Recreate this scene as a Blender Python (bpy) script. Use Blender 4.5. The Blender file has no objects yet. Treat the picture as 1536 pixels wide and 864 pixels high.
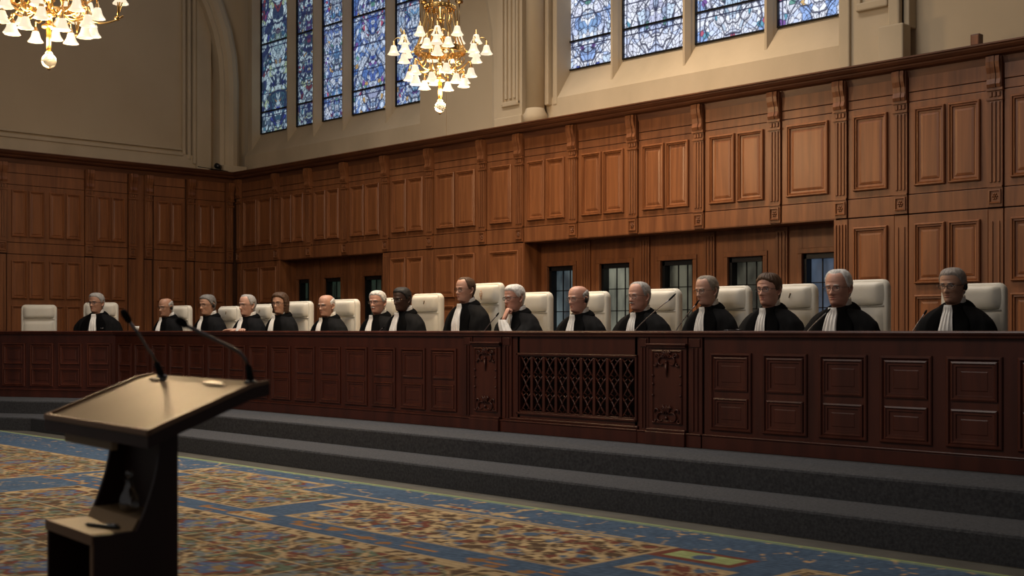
import bpy, bmesh, math, random
import numpy as np
from mathutils import Vector, Matrix, noise
from mathutils.bvhtree import BVHTree

S = bpy.context.scene
COL = S.collection
PI = math.pi
rnd = random.Random(7)

# ------------------------------------------------------------------ camera, sky, lamps of the hall and an added front fill, exposure
cam = bpy.data.cameras.new('camera'); cam_o = bpy.data.objects.new('camera', cam); COL.objects.link(cam_o)
cam_o.location = (0, 0, 1.12); cam_o.rotation_euler = (PI/2, 0, math.radians(45.86))
cam.lens = 43.594; cam.sensor_width = 36; cam.shift_y = 0.0419; cam.clip_end = 200
cam.dof.use_dof = True; cam.dof.focus_distance = 12.0; cam.dof.aperture_fstop = 4.8
S.camera = cam_o
S.view_settings.view_transform = 'Standard'; S.view_settings.look = 'None'
S.view_settings.gamma = 1; S.view_settings.use_curve_mapping = False
S.view_settings.exposure = 0.0
W = bpy.data.worlds.new('hall_ambient'); S.world = W; W.use_nodes = True
W.node_tree.nodes['Background'].inputs[0].default_value = (0.95, 0.9, 0.88, 1)
W.node_tree.nodes['Background'].inputs[1].default_value = 0.10

def lamp(name, kind, loc, target, power, color, size=0.5, angle=60, blend=0.8):
    l = bpy.data.lights.new(name, kind); o = bpy.data.objects.new(name, l); COL.objects.link(o)
    o.location = loc; l.energy = power; l.color = color
    if kind == 'AREA': l.size = size
    else: l.shadow_soft_size = size
    if kind == 'SPOT': l.spot_size = math.radians(angle); l.spot_blend = blend
    if target is not None:
        o.rotation_euler = (Vector(target)-Vector(loc)).to_track_quat('-Z', 'Y').to_euler()
    return o
WARM = (1.0, 0.74, 0.46); NEUT = (1.0, 0.86, 0.70)
lamp('ceiling_spotlight', 'SPOT', (-8.2, 8.5, 8.9), (-8.6, 10.0, 2.0), 1180, WARM, 0.20, 58, 1.0)
lamp('ceiling_spotlight', 'SPOT', (-13.2, 6.0, 8.7), (-13.6, 7.9, 1.2), 340, NEUT, 0.30, 46, 1.0)
a_ = lamp('unseen_softlight', 'AREA', (-9.4, 7.2, 9.0), (-9.4, 7.25, 0), 300, (1.0, 0.92, 0.83), 9.0)
a_.data.shape = 'RECTANGLE'; a_.data.size = 7.5; a_.data.size_y = 1.2; a_.data.spread = math.radians(100)
lamp('unseen_softlight', 'AREA', (-6.6, 0.4, 6.8), (-8.4, 7.8, 1.3), 195, (1.0, 0.92, 0.84), 3.5)  # added soft fill from the front to brighten faces and bench, no real fitting

# ------------------------------------------------------------------ materials
def mat(name, col, rough=0.6, spec=0.4, metal=0.0, **kw):
    m = bpy.data.materials.new(name); m.use_nodes = True
    b = m.node_tree.nodes['Principled BSDF']
    b.inputs['Base Color'].default_value = (*col, 1); b.inputs['Roughness'].default_value = rough
    b.inputs['Specular IOR Level'].default_value = spec; b.inputs['Metallic'].default_value = metal
    for k, v in kw.items(): b.inputs[k.replace('_', ' ')].default_value = v
    return m
def nodes(m): return m.node_tree.nodes, m.node_tree.links, m.node_tree.nodes['Principled BSDF']
def varied(name, c1, c2, scale=(8, 8, 8), rough=0.6, spec=0.4, detail=5, bump=0.0, bscale=None, dist=0.0, **kw):
    """two-colour noise material in object coordinates"""
    m = mat(name, c1, rough, spec, **kw); N, L, b = nodes(m)
    tc = N.new('ShaderNodeTexCoord'); mp = N.new('ShaderNodeMapping'); nz = N.new('ShaderNodeTexNoise'); rp = N.new('ShaderNodeValToRGB')
    mp.inputs['Scale'].default_value = scale
    nz.inputs['Scale'].default_value = 1.0; nz.inputs['Detail'].default_value = detail; nz.inputs['Distortion'].default_value = dist
    L.new(tc.outputs['Object'], mp.inputs['Vector']); L.new(mp.outputs['Vector'], nz.inputs['Vector'])
    L.new(nz.outputs['Fac'], rp.inputs['Fac'])
    rp.color_ramp.elements[0].position = 0.3; rp.color_ramp.elements[0].color = (*c1, 1)
    rp.color_ramp.elements[1].position = 0.7; rp.color_ramp.elements[1].color = (*c2, 1)
    L.new(rp.outputs['Color'], b.inputs['Base Color'])
    if bump:
        bp = N.new('ShaderNodeBump'); bp.inputs['Strength'].default_value = bump; bp.inputs['Distance'].default_value = 0.01
        src = nz
        if bscale:
            src = N.new('ShaderNodeTexNoise'); src.inputs['Scale'].default_value = bscale; src.inputs['Detail'].default_value = 3
            L.new(tc.outputs['Object'], src.inputs['Vector'])
        L.new(src.outputs['Fac'], bp.inputs['Height']); L.new(bp.outputs['Normal'], b.inputs['Normal'])
    return m
M = {}
M['oak'] = varied('oak_panelling', (0.128, 0.043, 0.0155), (0.245, 0.090, 0.032), (14, 14, 1.1), 0.42, 0.45, 6, 0.05, dist=0.6)
M['oak_field'] = varied('oak_panel_field', (0.160, 0.054, 0.0185), (0.278, 0.101, 0.035), (17, 17, 0.9), 0.40, 0.45, 6, 0.04, dist=0.8)
M['oak_dark'] = varied('oak_shadow_groove', (0.035, 0.014, 0.007), (0.06, 0.024, 0.011), (10, 10, 2), 0.7, 0.2)
M['cornice'] = varied('oak_cornice', (0.075, 0.026, 0.012), (0.14, 0.050, 0.020), (2, 2, 20), 0.45, 0.4, 5)
M['mahog'] = varied('bench_mahogany', (0.043, 0.0105, 0.0062), (0.080, 0.0195, 0.0108), (9, 9, 1.4), 0.36, 0.45, 6, 0.03, dist=0.6)
M['mahog_field'] = varied('bench_panel_field', (0.052, 0.0125, 0.0070), (0.092, 0.023, 0.0122), (11, 11, 1.2), 0.36, 0.45, 6, 0.03, dist=0.8)
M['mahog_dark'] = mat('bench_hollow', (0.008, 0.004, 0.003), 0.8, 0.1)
M['plaster'] = varied('cream_plaster', (0.46, 0.365, 0.25), (0.53, 0.43, 0.30), (0.7, 0.7, 0.7), 0.85, 0.2, 6, 0.06, 30)
M['stone'] = varied('cream_stone', (0.45, 0.365, 0.255), (0.53, 0.43, 0.305), (2.2, 2.2, 1.2), 0.8, 0.25, 5, 0.08, 40)
M['stepcarpet'] = varied('charcoal_step_carpet', (0.038, 0.039, 0.043), (0.070, 0.071, 0.076), (60, 60, 60), 0.95, 0.1, 3, 0.4, 220)
M['floor'] = varied('dark_stone_floor', (0.050, 0.046, 0.038), (0.075, 0.070, 0.056), (5, 5, 5), 0.6, 0.3, 4)
M['leather'] = varied('cream_leather', (0.63, 0.585, 0.50), (0.69, 0.645, 0.55), (6, 6, 6), 0.45, 0.4, 4, 0.12, 160)
M['chairframe'] = mat('black_plastic', (0.02, 0.02, 0.02), 0.5, 0.4)
M['robe'] = varied('black_wool_robe', (0.0050, 0.0050, 0.0053), (0.0085, 0.0083, 0.0087), (30, 30, 6), 0.80, 0.06, 4, 0.12, 150)
M['velvet'] = mat('black_velvet', (0.0028, 0.0028, 0.003), 0.95, 0.05)
M['linen'] = varied('white_linen', (0.66, 0.64, 0.60), (0.80, 0.78, 0.74), (60, 60, 18), 0.8, 0.2, 4, 0.3, 110)
M['metal_dark'] = mat('dark_metal', (0.03, 0.03, 0.033), 0.35, 0.5, 0.8)
M['metal_grey'] = mat('gooseneck_metal', (0.20, 0.19, 0.20), 0.35, 0.5, 0.9)
M['foam'] = mat('black_foam', (0.012, 0.012, 0.012), 0.95, 0.1)
M['gold'] = varied('gilt_brass', (0.40, 0.24, 0.08), (0.62, 0.41, 0.16), (20, 20, 20), 0.28, 0.5, 3, metal=1.0)
M['gold_dark'] = mat('aged_brass', (0.28, 0.18, 0.08), 0.4, 0.5, 1.0)
M['white'] = mat('white_paper', (0.75, 0.74, 0.70), 0.8, 0.2)
M['rimmetal'] = mat('spectacle_metal', (0.10, 0.08, 0.06), 0.3, 0.5, 0.9)
M['rimblack'] = mat('spectacle_black', (0.01, 0.01, 0.01), 0.3, 0.5)
M['eye'] = mat('eye_white', (0.55, 0.50, 0.46), 0.3, 0.5)
M['iris'] = mat('eye_iris', (0.02, 0.012, 0.008), 0.2, 0.5)
M['lecwood'] = varied('lectern_dark_wood', (0.024, 0.009, 0.0075), (0.042, 0.016, 0.012), (8, 8, 1.5), 0.42, 0.4, 5)
M['lectop'] = varied('lectern_tan_top', (0.29, 0.190, 0.098), (0.33, 0.222, 0.118), (3, 3, 3), 0.42, 0.4, 3)
M['lecedge'] = mat('lectern_edge', (0.20, 0.11, 0.06), 0.4, 0.5)
M['redink'] = mat('crest_red', (0.42, 0.24, 0.15), 0.6, 0.3)
M['brownmark'] = mat('crest_brown', (0.16, 0.11, 0.06), 0.6, 0.3)
def emis(name, col, strength, base=(0.8, 0.75, 0.65)):
    m = mat(name, base, 0.4, 0.4); N, L, b = nodes(m)
    b.inputs['Emission Color'].default_value = (*col, 1); b.inputs['Emission Strength'].default_value = strength
    return m
M['bell'] = emis('lit_bell_glass', (1.0, 0.83, 0.60), 0.92, (0.16, 0.14, 0.11))
def glassy(name, tint, mixf, rough=0.05):
    m = bpy.data.materials.new(name); m.use_nodes = True; N, L = m.node_tree.nodes, m.node_tree.links
    for n in list(N): N.remove(n)
    o = N.new('ShaderNodeOutputMaterial'); mx = N.new('ShaderNodeMixShader'); t = N.new('ShaderNodeBsdfTransparent'); g = N.new('ShaderNodeBsdfGlossy')
    t.inputs[0].default_value = (*tint, 1); g.inputs['Roughness'].default_value = rough; g.inputs[0].default_value = (1, 1, 1, 1)
    mx.inputs[0].default_value = mixf
    L.new(t.outputs[0], mx.inputs[1]); L.new(g.outputs[0], mx.inputs[2]); L.new(mx.outputs[0], o.inputs[0])
    return m
M['lens'] = glassy('spectacle_lens', (0.93, 0.94, 0.94), 0.05)
M['crystal'] = mat('ribbed_glass', (0.80, 0.77, 0.70), 0.08, 0.5, Transmission_Weight=0.85, IOR=1.35)
M['carafe'] = glassy('carafe_glass', (0.80, 0.80, 0.78), 0.16)
def attr_mat(name, rough=0.9, emission=0.0, bump=0.0, spec=0.15):
    m = mat(name, (0.5, 0.5, 0.5), rough, spec); N, L, b = nodes(m)
    a = N.new('ShaderNodeVertexColor'); a.layer_name = 'pattern'
    if emission:
        L.new(a.outputs['Color'], b.inputs['Emission Color']); b.inputs['Emission Strength'].default_value = emission
        b.inputs['Base Color'].default_value = (0.03, 0.03, 0.04, 1)
    else: L.new(a.outputs['Color'], b.inputs['Base Color'])
    if bump:
        tc = N.new('ShaderNodeTexCoord'); nz = N.new('ShaderNodeTexNoise'); nz.inputs['Scale'].default_value = 300
        bp = N.new('ShaderNodeBump'); bp.inputs['Strength'].default_value = bump; bp.inputs['Distance'].default_value = 0.005
        L.new(tc.outputs['Object'], nz.inputs['Vector']); L.new(nz.outputs['Fac'], bp.inputs['Height']); L.new(bp.outputs['Normal'], b.inputs['Normal'])
    return m
M['carpet'] = attr_mat('woven_wool_carpet', 0.95, 0, 0.5, 0.1)
M['stained'] = attr_mat('stained_glass_daylit', 0.4, 1.0)

# ------------------------------------------------------------------ mesh helpers
class MB:
    """collects shapes in one bmesh; build() links them as one object"""
    def __init__(s, P=None): s.b = bmesh.new(); s.P = P or (lambda a, b, c: (a, b, c)); s.smooth = set()
    def v(s, a, b, c): return s.b.verts.new(s.P(a, b, c))
    def face(s, vs, sm=False):
        try: f = s.b.faces.new(vs)
        except ValueError: return
        f.smooth = sm
    def box(s, a0, a1, b0, b1, c0, c1, bev=0.0):
        p = [s.v(a, b, c) for a in (a0, a1) for b in (b0, b1) for c in (c0, c1)]
        for q in ((0, 1, 3, 2), (4, 6, 7, 5), (0, 4, 5, 1), (2, 3, 7, 6), (0, 2, 6, 4), (1, 5, 7, 3)): s.face([p[i] for i in q])
        if bev:
            es = list({e for v in p for e in v.link_edges})
            bmesh.ops.bevel(s.b, geom=es, offset=bev, segments=2, affect='EDGES', profile=0.5)
    def prism(s, pts, c0, c1):
        """polygon pts in (a,b), extruded in c"""
        lo = [s.v(a, b, c0) for a, b in pts]; hi = [s.v(a, b, c1) for a, b in pts]
        s.face(lo[::-1]); s.face(hi)
        for i in range(len(pts)): s.face([lo[i], lo[(i+1) % len(pts)], hi[(i+1) % len(pts)], hi[i]])
    def rings(s, rings, closed=True, cap0=True, cap1=True, sm=True):
        R = [[s.b.verts.new(p) for p in r] for r in rings]; n = len(R[0])
        for i in range(len(R)-1):
            for j in range(n if closed else n-1):
                s.face([R[i][j], R[i][(j+1) % n], R[i+1][(j+1) % n], R[i+1][j]], sm)
        if cap0 and closed: s.face(R[0][::-1], sm)
        if cap1 and closed: s.face(R[-1], sm)
        return R
    def tube(s, pts, rad, n=8, sm=True, caps=True):
        pts = [Vector(s.P(*p)) for p in pts]; k = len(pts)
        rads = rad if hasattr(rad, '__len__') else [rad]*k
        rings = []; up = None
        for i, p in enumerate(pts):
            t = (pts[min(i+1, k-1)]-pts[max(i-1, 0)])
            if t.length < 1e-9: t = Vector((0, 0, 1))
            t.normalize()
            if up is None:
                up = Vector((0, 0, 1)) if abs(t.z) < 0.9 else Vector((0, 1, 0))
            x = t.cross(up)
            if x.length < 1e-6: x = t.orthogonal()
            x.normalize(); y = x.cross(t).normalized(); up = y
            rings.append([p+(x*math.cos(2*PI*j/n)+y*math.sin(2*PI*j/n))*rads[i] for j in range(n)])
        s.rings(rings, sm=sm, cap0=caps, cap1=caps)
    def blob(s, c, r, n=12, m=8, mtx=None):
        rx, ry, rz = r if hasattr(r, '__len__') else (r, r, r)
        rings = []
        for i in range(m+1):
            a = PI*i/m; a = min(max(a, 0.06), PI-0.06)
            ring = []
            for j in range(n):
                p = Vector((rx*math.sin(a)*math.cos(2*PI*j/n), ry*math.sin(a)*math.sin(2*PI*j/n), rz*math.cos(a)))
                if mtx: p = mtx @ p
                ring.append(Vector(s.P(*c))+p)
            rings.append(ring)
        s.rings(rings)
    def lathe(s, c, prof, n=20, cap=True):
        s.rings([[(c[0]+r*math.cos(2*PI*j/n), c[1]+r*math.sin(2*PI*j/n), c[2]+z) for j in range(n)] for r, z in prof], cap0=cap, cap1=cap)
    def panel(s, a0, a1, b0, b1, prof):
        """moulded rectangular panel: prof = (inset, projection) rings, last one closed as the field"""
        prev = None
        for ins, c in prof:
            x0, x1, z0, z1 = a0+ins, a1-ins, b0+ins, b1-ins
            if x1-x0 < 0.01 or z1-z0 < 0.01: break
            r = [s.v(x0, z0, c), s.v(x1, z0, c), s.v(x1, z1, c), s.v(x0, z1, c)]
            if prev:
                for i in range(4): s.face([prev[i], prev[(i+1) % 4], r[(i+1) % 4], r[i]])
            prev = r
        s.face(prev)
    def mesh(s, name):
        bmesh.ops.recalc_face_normals(s.b, faces=s.b.faces[:])
        me = bpy.data.meshes.new(name); s.b.to_mesh(me); s.b.free(); return me
    def build(s, name, material, parent=None):
        me = s.mesh(name); return link(name, me, material, parent)
def link(name, me, material, parent=None):
    o = bpy.data.objects.new(name, me); COL.objects.link(o)
    for m in (material if isinstance(material, (list, tuple)) else [material]): me.materials.append(m)
    if parent: o.parent = parent
    return o
def empty(name, loc=(0, 0, 0), rz=0.0, kind=None, scale=1.0):
    o = bpy.data.objects.new(name, None); COL.objects.link(o); o.location = loc; o.rotation_euler = (0, 0, rz); o.scale = (scale,)*3
    o.empty_display_size = 0.1
    if kind: o['kind'] = kind
    return o
def tag(o, label, cat, group=None):
    o['label'] = label; o['category'] = cat
    if group: o['group'] = group
    return o
def struct(o, label=None):
    o['kind'] = 'structure'
    if label: o['label'] = label
    return o
def children(o): return [c for c in bpy.data.objects if c.parent == o]
def copy_tree(o, kids, parent=None):
    c = o.copy(); COL.objects.link(c)
    if parent: c.parent = parent
    for k in kids.get(o.name, []): copy_tree(k, kids, c)
    return c
def kidmap():
    d = {}
    for o in bpy.data.objects:
        if o.parent: d.setdefault(o.parent.name, []).append(o)
    return d
def bez(p0, p1, p2, p3, n=12):
    out = []
    for i in range(n+1):
        t = i/n; u = 1-t
        out.append(tuple(u**3*a+3*u*u*t*b+3*u*t*t*c+t**3*d for a, b, c, d in zip(p0, p1, p2, p3)))
    return out
def voro(x, y, seed=0):
    """vectorised 2-D voronoi: F1, F2-F1, random id in 0..1"""
    ix, iy = np.floor(x), np.floor(y)
    f1 = np.full(x.shape, 9.0); f2 = np.full(x.shape, 9.0); idv = np.zeros(x.shape)
    def h(a, b, k): 
        v = np.sin(a*127.1+b*311.7+k*74.7+seed*13.37)*43758.5453; return v-np.floor(v)
    for dx in (-1, 0, 1):
        for dy in (-1, 0, 1):
            cx, cy = ix+dx, iy+dy
            px, py = cx+h(cx, cy, 1), cy+h(cx, cy, 2)
            d = np.hypot(px-x, py-y); c = h(cx, cy, 3)
            near = d < f1
            f2 = np.where(near, f1, np.minimum(f2, d)); idv = np.where(near, c, idv); f1 = np.where(near, d, f1)
    return f1, f2-f1, idv
def srgb(r, g, b): 
    c = np.array([r, g, b])/255.0
    return np.where(c <= 0.04045, c/12.92, ((c+0.055)/1.055)**2.4)
def grid_sheet(name, P, na, nb, cols, material, parent=None):
    """flat sheet of na x nb points; P(i,j)->xyz arrays; cols (na,nb,3)"""
    me = bpy.data.meshes.new(name)
    co = P.reshape(-1, 3)
    i = np.arange(na-1)[:, None]*nb+np.arange(nb-1)[None, :]
    f = np.stack([i, i+nb, i+nb+1, i+1], -1).reshape(-1, 4)
    me.vertices.add(len(co)); me.vertices.foreach_set('co', co.astype(np.float32).ravel())
    me.loops.add(f.size); me.loops.foreach_set('vertex_index', f.astype(np.int32).ravel())
    me.polygons.add(len(f)); me.polygons.foreach_set('loop_start', np.arange(0, f.size, 4, dtype=np.int32))
    me.update(calc_edges=True)
    a = me.color_attributes.new('pattern', 'FLOAT_COLOR', 'POINT')
    c4 = np.concatenate([cols.reshape(-1, 3), np.ones((na*nb, 1))], 1).astype(np.float32)
    a.data.foreach_set('color', c4.ravel())
    return link(name, me, material, parent)
# ------------------------------------------------------------------ the hall (X along the bench, Y towards the judges' wall)
D, XL = 10.8, -17.54
ZC = 3.664                       # top of the oak cornice
YB = 6.95                        # bench front
def back(off=0.0): return lambda a, b, c: (a, D+off-c, b)            # a = X, b = z, c = towards the room
def leftw(off=0.0): return lambda a, b, c: (XL+off+c, a, b)          # a = Y
def offset_line(d):
    """bench front line moved d towards the room: main run then the angled left wing"""
    A = (-14.0, YB); return (A[0]+0.248*d, A[1]-d)
U = (-0.884, -0.467); NW = (0.467, -0.884)
# floor and the two carpeted steps
mb = MB(); mb.box(-19, 8, -6, 12.5, -0.2, 0.0); struct(mb.build('floor', M['floor']), 'dark stone floor around the carpet')
def step(d, z0, z1, name, lab):
    vx, vy = offset_line(d); L = 4.2
    e = (vx+U[0]*L, vy+U[1]*L)
    pts = [(6, vy), (6, 11.3), (-17.6, 11.3), (-17.6, min(e[1], vy)), e, (vx, vy)] if e[0] > -17.6 else None
    k = (-17.52-vx)/U[0]; e = (-17.52, vy+U[1]*k)
    pts = [(6, vy), (6, D-0.02), (-17.52, D-0.02), e, (vx, vy)]
    m = MB(); r = 0.018
    def ring(o, z):
        v2 = offset_line(d-o); k2 = (-17.52-v2[0])/U[0]
        return [(6, v2[1], z), (6, D-0.02, z), (-17.52, D-0.02, z), (-17.52, v2[1]+U[1]*k2, z), (v2[0], v2[1], z)]
    m.rings([ring(0, z0), ring(0, z1-r), ring(r*0.3, z1-r*0.3), ring(r, z1)], sm=False)
    return struct(m.build(name, M['stepcarpet']), lab)
step(YB-5.803, 0.0, 0.153, 'floor_step', 'lower charcoal carpeted step in front of the bench')
step(YB-6.292, 0.153, 0.306, 'floor_platform', 'upper charcoal carpeted platform carrying the bench')

# ------------------------------------------------------------------ oak panelling of the judges' wall
PROF = [(0, 0.001), (0, 0.024), (0.008, 0.032), (0.016, 0.032), (0.021, 0.019), (0.034, 0.022), (0.040, 0.004), (0.058, 0.002), (0.062, 0.006), (0.082, 0.011)]
PROF_S = [(0, 0.001), (0, 0.020), (0.006, 0.026), (0.012, 0.026), (0.016, 0.014), (0.024, 0.016), (0.029, 0.002), (0.038, 0.001), (0.050, 0.009)]
def pilaster(par, P, a, w=0.135, brackets=True, z0=2.225, z1=3.56, strong=1.0):
    m = MB(P); h = w/2
    m.box(a-h, a+h, z0, z1-0.29, -0.02, 0.022)
    for k in (-1, 0, 1): m.box(a+k*w*0.27-w*0.085, a+k*w*0.27+w*0.085, z0+0.22, z1-0.40, 0.02, 0.034, 0.004)
    m.box(a-h-0.008, a+h+0.008, z1-0.385, z1-0.365, 0.0, 0.040); m.box(a-h-0.008, a+h+0.008, z1-0.30, z1-0.275, 0.0, 0.044)
    m.box(a-h, a+h, z0+0.175, z0+0.19, 0.0, 0.032)
    for k in (-1, 0, 1): m.box(a+k*w*0.27-w*0.10, a+k*w*0.27+w*0.10, z1-0.355, z1-0.31, 0.02, 0.036, 0.004)
    p = m.build('pilaster', M['oak'], par)
    m = MB(P)                                                        # scroll bracket under the cornice
    prof = [(z1, 0.078), (z1-0.05, 0.084), (z1-0.10, 0.074), (z1-0.15, 0.056), (z1-0.20, 0.050), (z1-0.245, 0.062), (z1-0.275, 0.05), (z1-0.275, -0.01), (z1, -0.01)]
    for k in (-1, 0, 1):
        x0, x1 = a+k*w*0.31-w*0.14, a+k*w*0.31+w*0.14
        lo = [m.v(x0, b, c+(0.006 if k == 0 else 0)) for b, c in prof]; hi = [m.v(x1, b, c+(0.006 if k == 0 else 0)) for b, c in prof]
        m.face(lo); m.face(hi[::-1])
        for i in range(len(prof)): m.face([lo[i], lo[(i+1) % len(prof)], hi[(i+1) % len(prof)], hi[i]])
    m.box(a-h*1.0, a+h*1.0, z1-0.27, z1, -0.02, 0.045)
    m.build('bracket', M['oak'], p)
    m = MB(P)                                                        # carved rosette block
    m.panel(a-h*0.82, a+h*0.82, z0+0.03, z0+0.155, [(0, 0.02), (0, 0.036), (0.012, 0.038), (0.018, 0.024), (0.022, 0.024)])
    zc = z0+0.0925
    for k in range(6):
        an = k*PI/3; m.blob((a+0.019*math.cos(an), zc+0.022*math.sin(an), 0.027), 0.010, 6, 4)
    m.blob((a, zc, 0.031), 0.010, 6, 4)
    m.build('rosette', M['oak'], p)
def board(par, P, a0, a1, b0, b1, t=0.03, c=0.0, m=None):
    q = MB(P); q.box(a0, a1, b0, b1, c-t, c, 0.003); return q.build('board', m or M['oak'], par)
def panels(par, P, a0, a1, b0, b1, n, prof=PROF, gap=0.035, mar=0.065, m=None):
    w = (a1-a0-2*mar-(n-1)*gap)/n
    for i in range(n):
        x = a0+mar+i*(w+gap); q = MB(P); q.panel(x, x+w, b0, b1, prof); q.build('panel', m or M['oak_field'], par)
wain = struct(empty('wall_panelling', (0, 0, 0)), 'tall oak panelling on the wall behind the judges')
P = back()
# dark backing that shows in the joints
for a0, a1, b0, b1 in ((-17.75, 3.5, 2.217, 3.6), (-17.75, -16.305, 0.2, 2.22), (-13.70, -10.925, 0.2, 2.22), (-6.548, 3.5, 0.2, 2.22)):
    q = MB(P); q.box(a0, a1, b0, b1, -0.10, -0.022); q.build('backing', M['oak_dark'], wain)
pil = [-17.45, -16.37, -15.50, -14.60, -13.65, -12.70, -11.66, -10.985, -10.075, -9.145, -8.215, -7.245, -6.485, -5.845, -4.93, -4.02, -3.10, -2.15]
two = [2, 2, 2, 2, 2, 2, 1, 2, 2, 2, 2, 1, 1, 2, 1, 2, 2]
W2 = 0.075
for i, x in enumerate(pil): pilaster(wain, P, x)
for i in range(len(pil)-1):
    a0, a1 = pil[i]+W2, pil[i+1]-W2
    board(wain, P, a0, a1+W2, 3.365, 3.575); board(wain, P, a0, a1, 3.275, 3.358, c=-0.004)
    board(wain, P, a0, a1, 2.405, 3.268); board(wain, P, a0, a1, 2.222, 2.398, c=0.004)
    panels(wain, P, a0, a1, 2.475, 3.205, two[i])
    if i in (0, 4, 5, 6) or i >= 12:
        l0, l1 = a0, a1
        if i == 4: l0 = -13.60
        if i == 6: l1 = -10.93
        if i == 0: l1 = -16.30
        if i == 12: l0 = -6.41
        board(wain, P, l0, l1, 0.31, 2.212)
        panels(wain, P, l0, l1, 1.56, 2.125, two[i]); panels(wain, P, l0, l1, 0.55, 1.455, two[i])
for i in (0, 5, 6, 13, 14, 15, 16, 17):
    x = pil[i]; q = MB(P); q.box(x-W2+0.006, x+W2-0.006, 0.31, 2.212, -0.03, 0.008, 0.004)
    for k in (-1, 1): q.box(x+k*0.032-0.008, x+k*0.032+0.008, 0.5, 2.1, 0.006, 0.018, 0.003)
    q.build('lower_pilaster', M['oak'], wain)
for x0, x1 in ((-13.716, -13.57), (-6.563, -6.41)):
    q = MB(P); q.box(x0, x1, 0.31, 2.212, -0.03, 0.012, 0.004)
    for k in range(4): q.box(x0+0.015+k*0.034, x0+0.033+k*0.034, 0.4, 2.16, 0.01, 0.026, 0.004)
    q.build('lower_pilaster', M['oak'], wain)
for x0, x1 in ((-11.06, -10.915), (-16.37, -16.293)):
    q = MB(P); q.box(x0, x1, 0.31, 2.212, -0.03, 0.014, 0.004); q.box(x1-0.05, x1-0.03, 0.4, 2.16, 0.012, 0.028, 0.004); q.build('lower_pilaster', M['oak'], wain)
# recessed window bays under the overhang
def recess(x0, x1, wins, pils, d=0.30):
    q = MB(P)
    q.box(x0-0.02, x0, 0.31, 2.217, -d-0.02, 0.0); q.box(x1, x1+0.02, 0.31, 2.217, -d-0.02, 0.0)
    q.build('recess_cheek', M['oak'], wain)
    q = MB(P); q.box(x0-0.02, x1+0.02, 2.215, 2.235, -d-0.05, 0.0); q.build('recess_soffit', M['oak'], wain)
    Pb = back(d); edges = [x0]+[e for w in wins for e in w]+[x1]
    for k in range(0, len(edges), 2): board(wain, Pb, edges[k], edges[k+1], 0.31, 2.215)
    for w0, w1 in wins:
        board(wain, Pb, w0, w1, 1.92, 2.215); board(wain, Pb, w0, w1, 0.31, 0.95)
        q = MB(Pb)                                                   # architrave round the opening
        for a0, a1, b0, b1 in ((w0-0.055, w0, 0.9, 1.92), (w1, w1+0.055, 0.9, 1.92), (w0-0.055, w1+0.055, 1.92, 1.975)): q.box(a0, a1, b0, b1, 0.0, 0.018, 0.005)
        q.build('architrave', M['oak'], wain)
    for a in pils:
        q = MB(Pb); q.box(a-0.075, a+0.075, 0.31, 2.21, 0, 0.03, 0.004)
        for k in (-1, 0, 1): q.box(a+k*0.042-0.011, a+k*0.042+0.011, 0.4, 2.16, 0.028, 0.042, 0.003)
        q.build('recess_pilaster', M['oak'], wain)
w_main = [(-10.79, -10.36), (-9.92, -9.455), (-8.99, -8.53), (-8.055, -7.60), (-7.12, -6.64)]
w_left = [(-16.24, -15.92), (-15.53, -15.11), (-14.56, -14.12)]
recess(-10.91, -6.563, w_main, [-10.14, -9.22, -8.295, -7.36])
recess(-16.29, -13.716, w_left, [-15.72, -14.83])
wn = 0
def small_window(w0, w1, glass, label):
    global wn; wn += 1
    Pg = back(0.30); r = struct(empty('window_%d' % wn), label)
    q = MB(Pg)
    for a0, a1, b0, b1 in ((w0, w0+0.035, 0.95, 1.92), (w1-0.035, w1, 0.95, 1.92), (w0, w1, 1.865, 1.92), (w0, w1, 0.95, 0.99)): q.box(a0, a1, b0, b1, -0.12, -0.02)
    q.build('window_frame', M['metal_dark'], r)
    q = MB(Pg); q.box(w0, w1, 0.95, 1.92, -0.125, -0.118); q.build('pane', glass, r)
    q = MB(Pg); a0, a1 = w0+0.035, w1-0.035
    for k in (1, 2): x = a0+(a1-a0)*k/3; q.box(x-0.005, x+0.005, 0.97, 1.88, -0.12, -0.105)
    for z in (1.62, 1.36, 1.10): q.box(a0, a1, z-0.005, z+0.005, -0.12, -0.105)
    q.build('leading', M['metal_dark'], r)
def lit_glass(name, c1, c2, st, sc=6):
    m = varied(name, (0.02, 0.02, 0.02), (0.03, 0.03, 0.03), (sc, sc, sc*0.4), 0.12, 0.5, 2); N, L, b = nodes(m)
    nz = [n for n in N if n.type == 'TEX_NOISE'][0]; rp = N.new('ShaderNodeValToRGB')
    rp.color_ramp.elements[0].position = 0.35; rp.color_ramp.elements[1].position = 0.68
    rp.color_ramp.elements[0].color = (*c1, 1); rp.color_ramp.elements[1].color = (*c2, 1)
    L.new(nz.outputs['Fac'], rp.inputs['Fac']); L.new(rp.outputs['Color'], b.inputs['Emission Color']); b.inputs['Emission Strength'].default_value = st
    return m
gl = [((0.020, 0.030, 0.036), (0.085, 0.11, 0.115)), ((0.055, 0.058, 0.048), (0.20, 0.20, 0.15)), ((0.016, 0.016, 0.012), (0.10, 0.095, 0.066)), ((0.012, 0.012, 0.009), (0.060, 0.058, 0.042)), ((0.012, 0.017, 0.025), (0.055, 0.075, 0.11))]
for k, (w, g) in enumerate(zip(w_main, gl)):
    small_window(*w, lit_glass('corridor_glass_%d' % k, *g, 1.0), 'leaded interior window number %d behind the right half of the bench' % (k+1))
for k, w in enumerate(w_left):
    small_window(*w, lit_glass('dim_glass_%d' % k, (0.004, 0.007, 0.005), (0.018, 0.030, 0.020), 1.0), 'dark leaded interior window number %d in the left recess' % (k+1))
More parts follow.
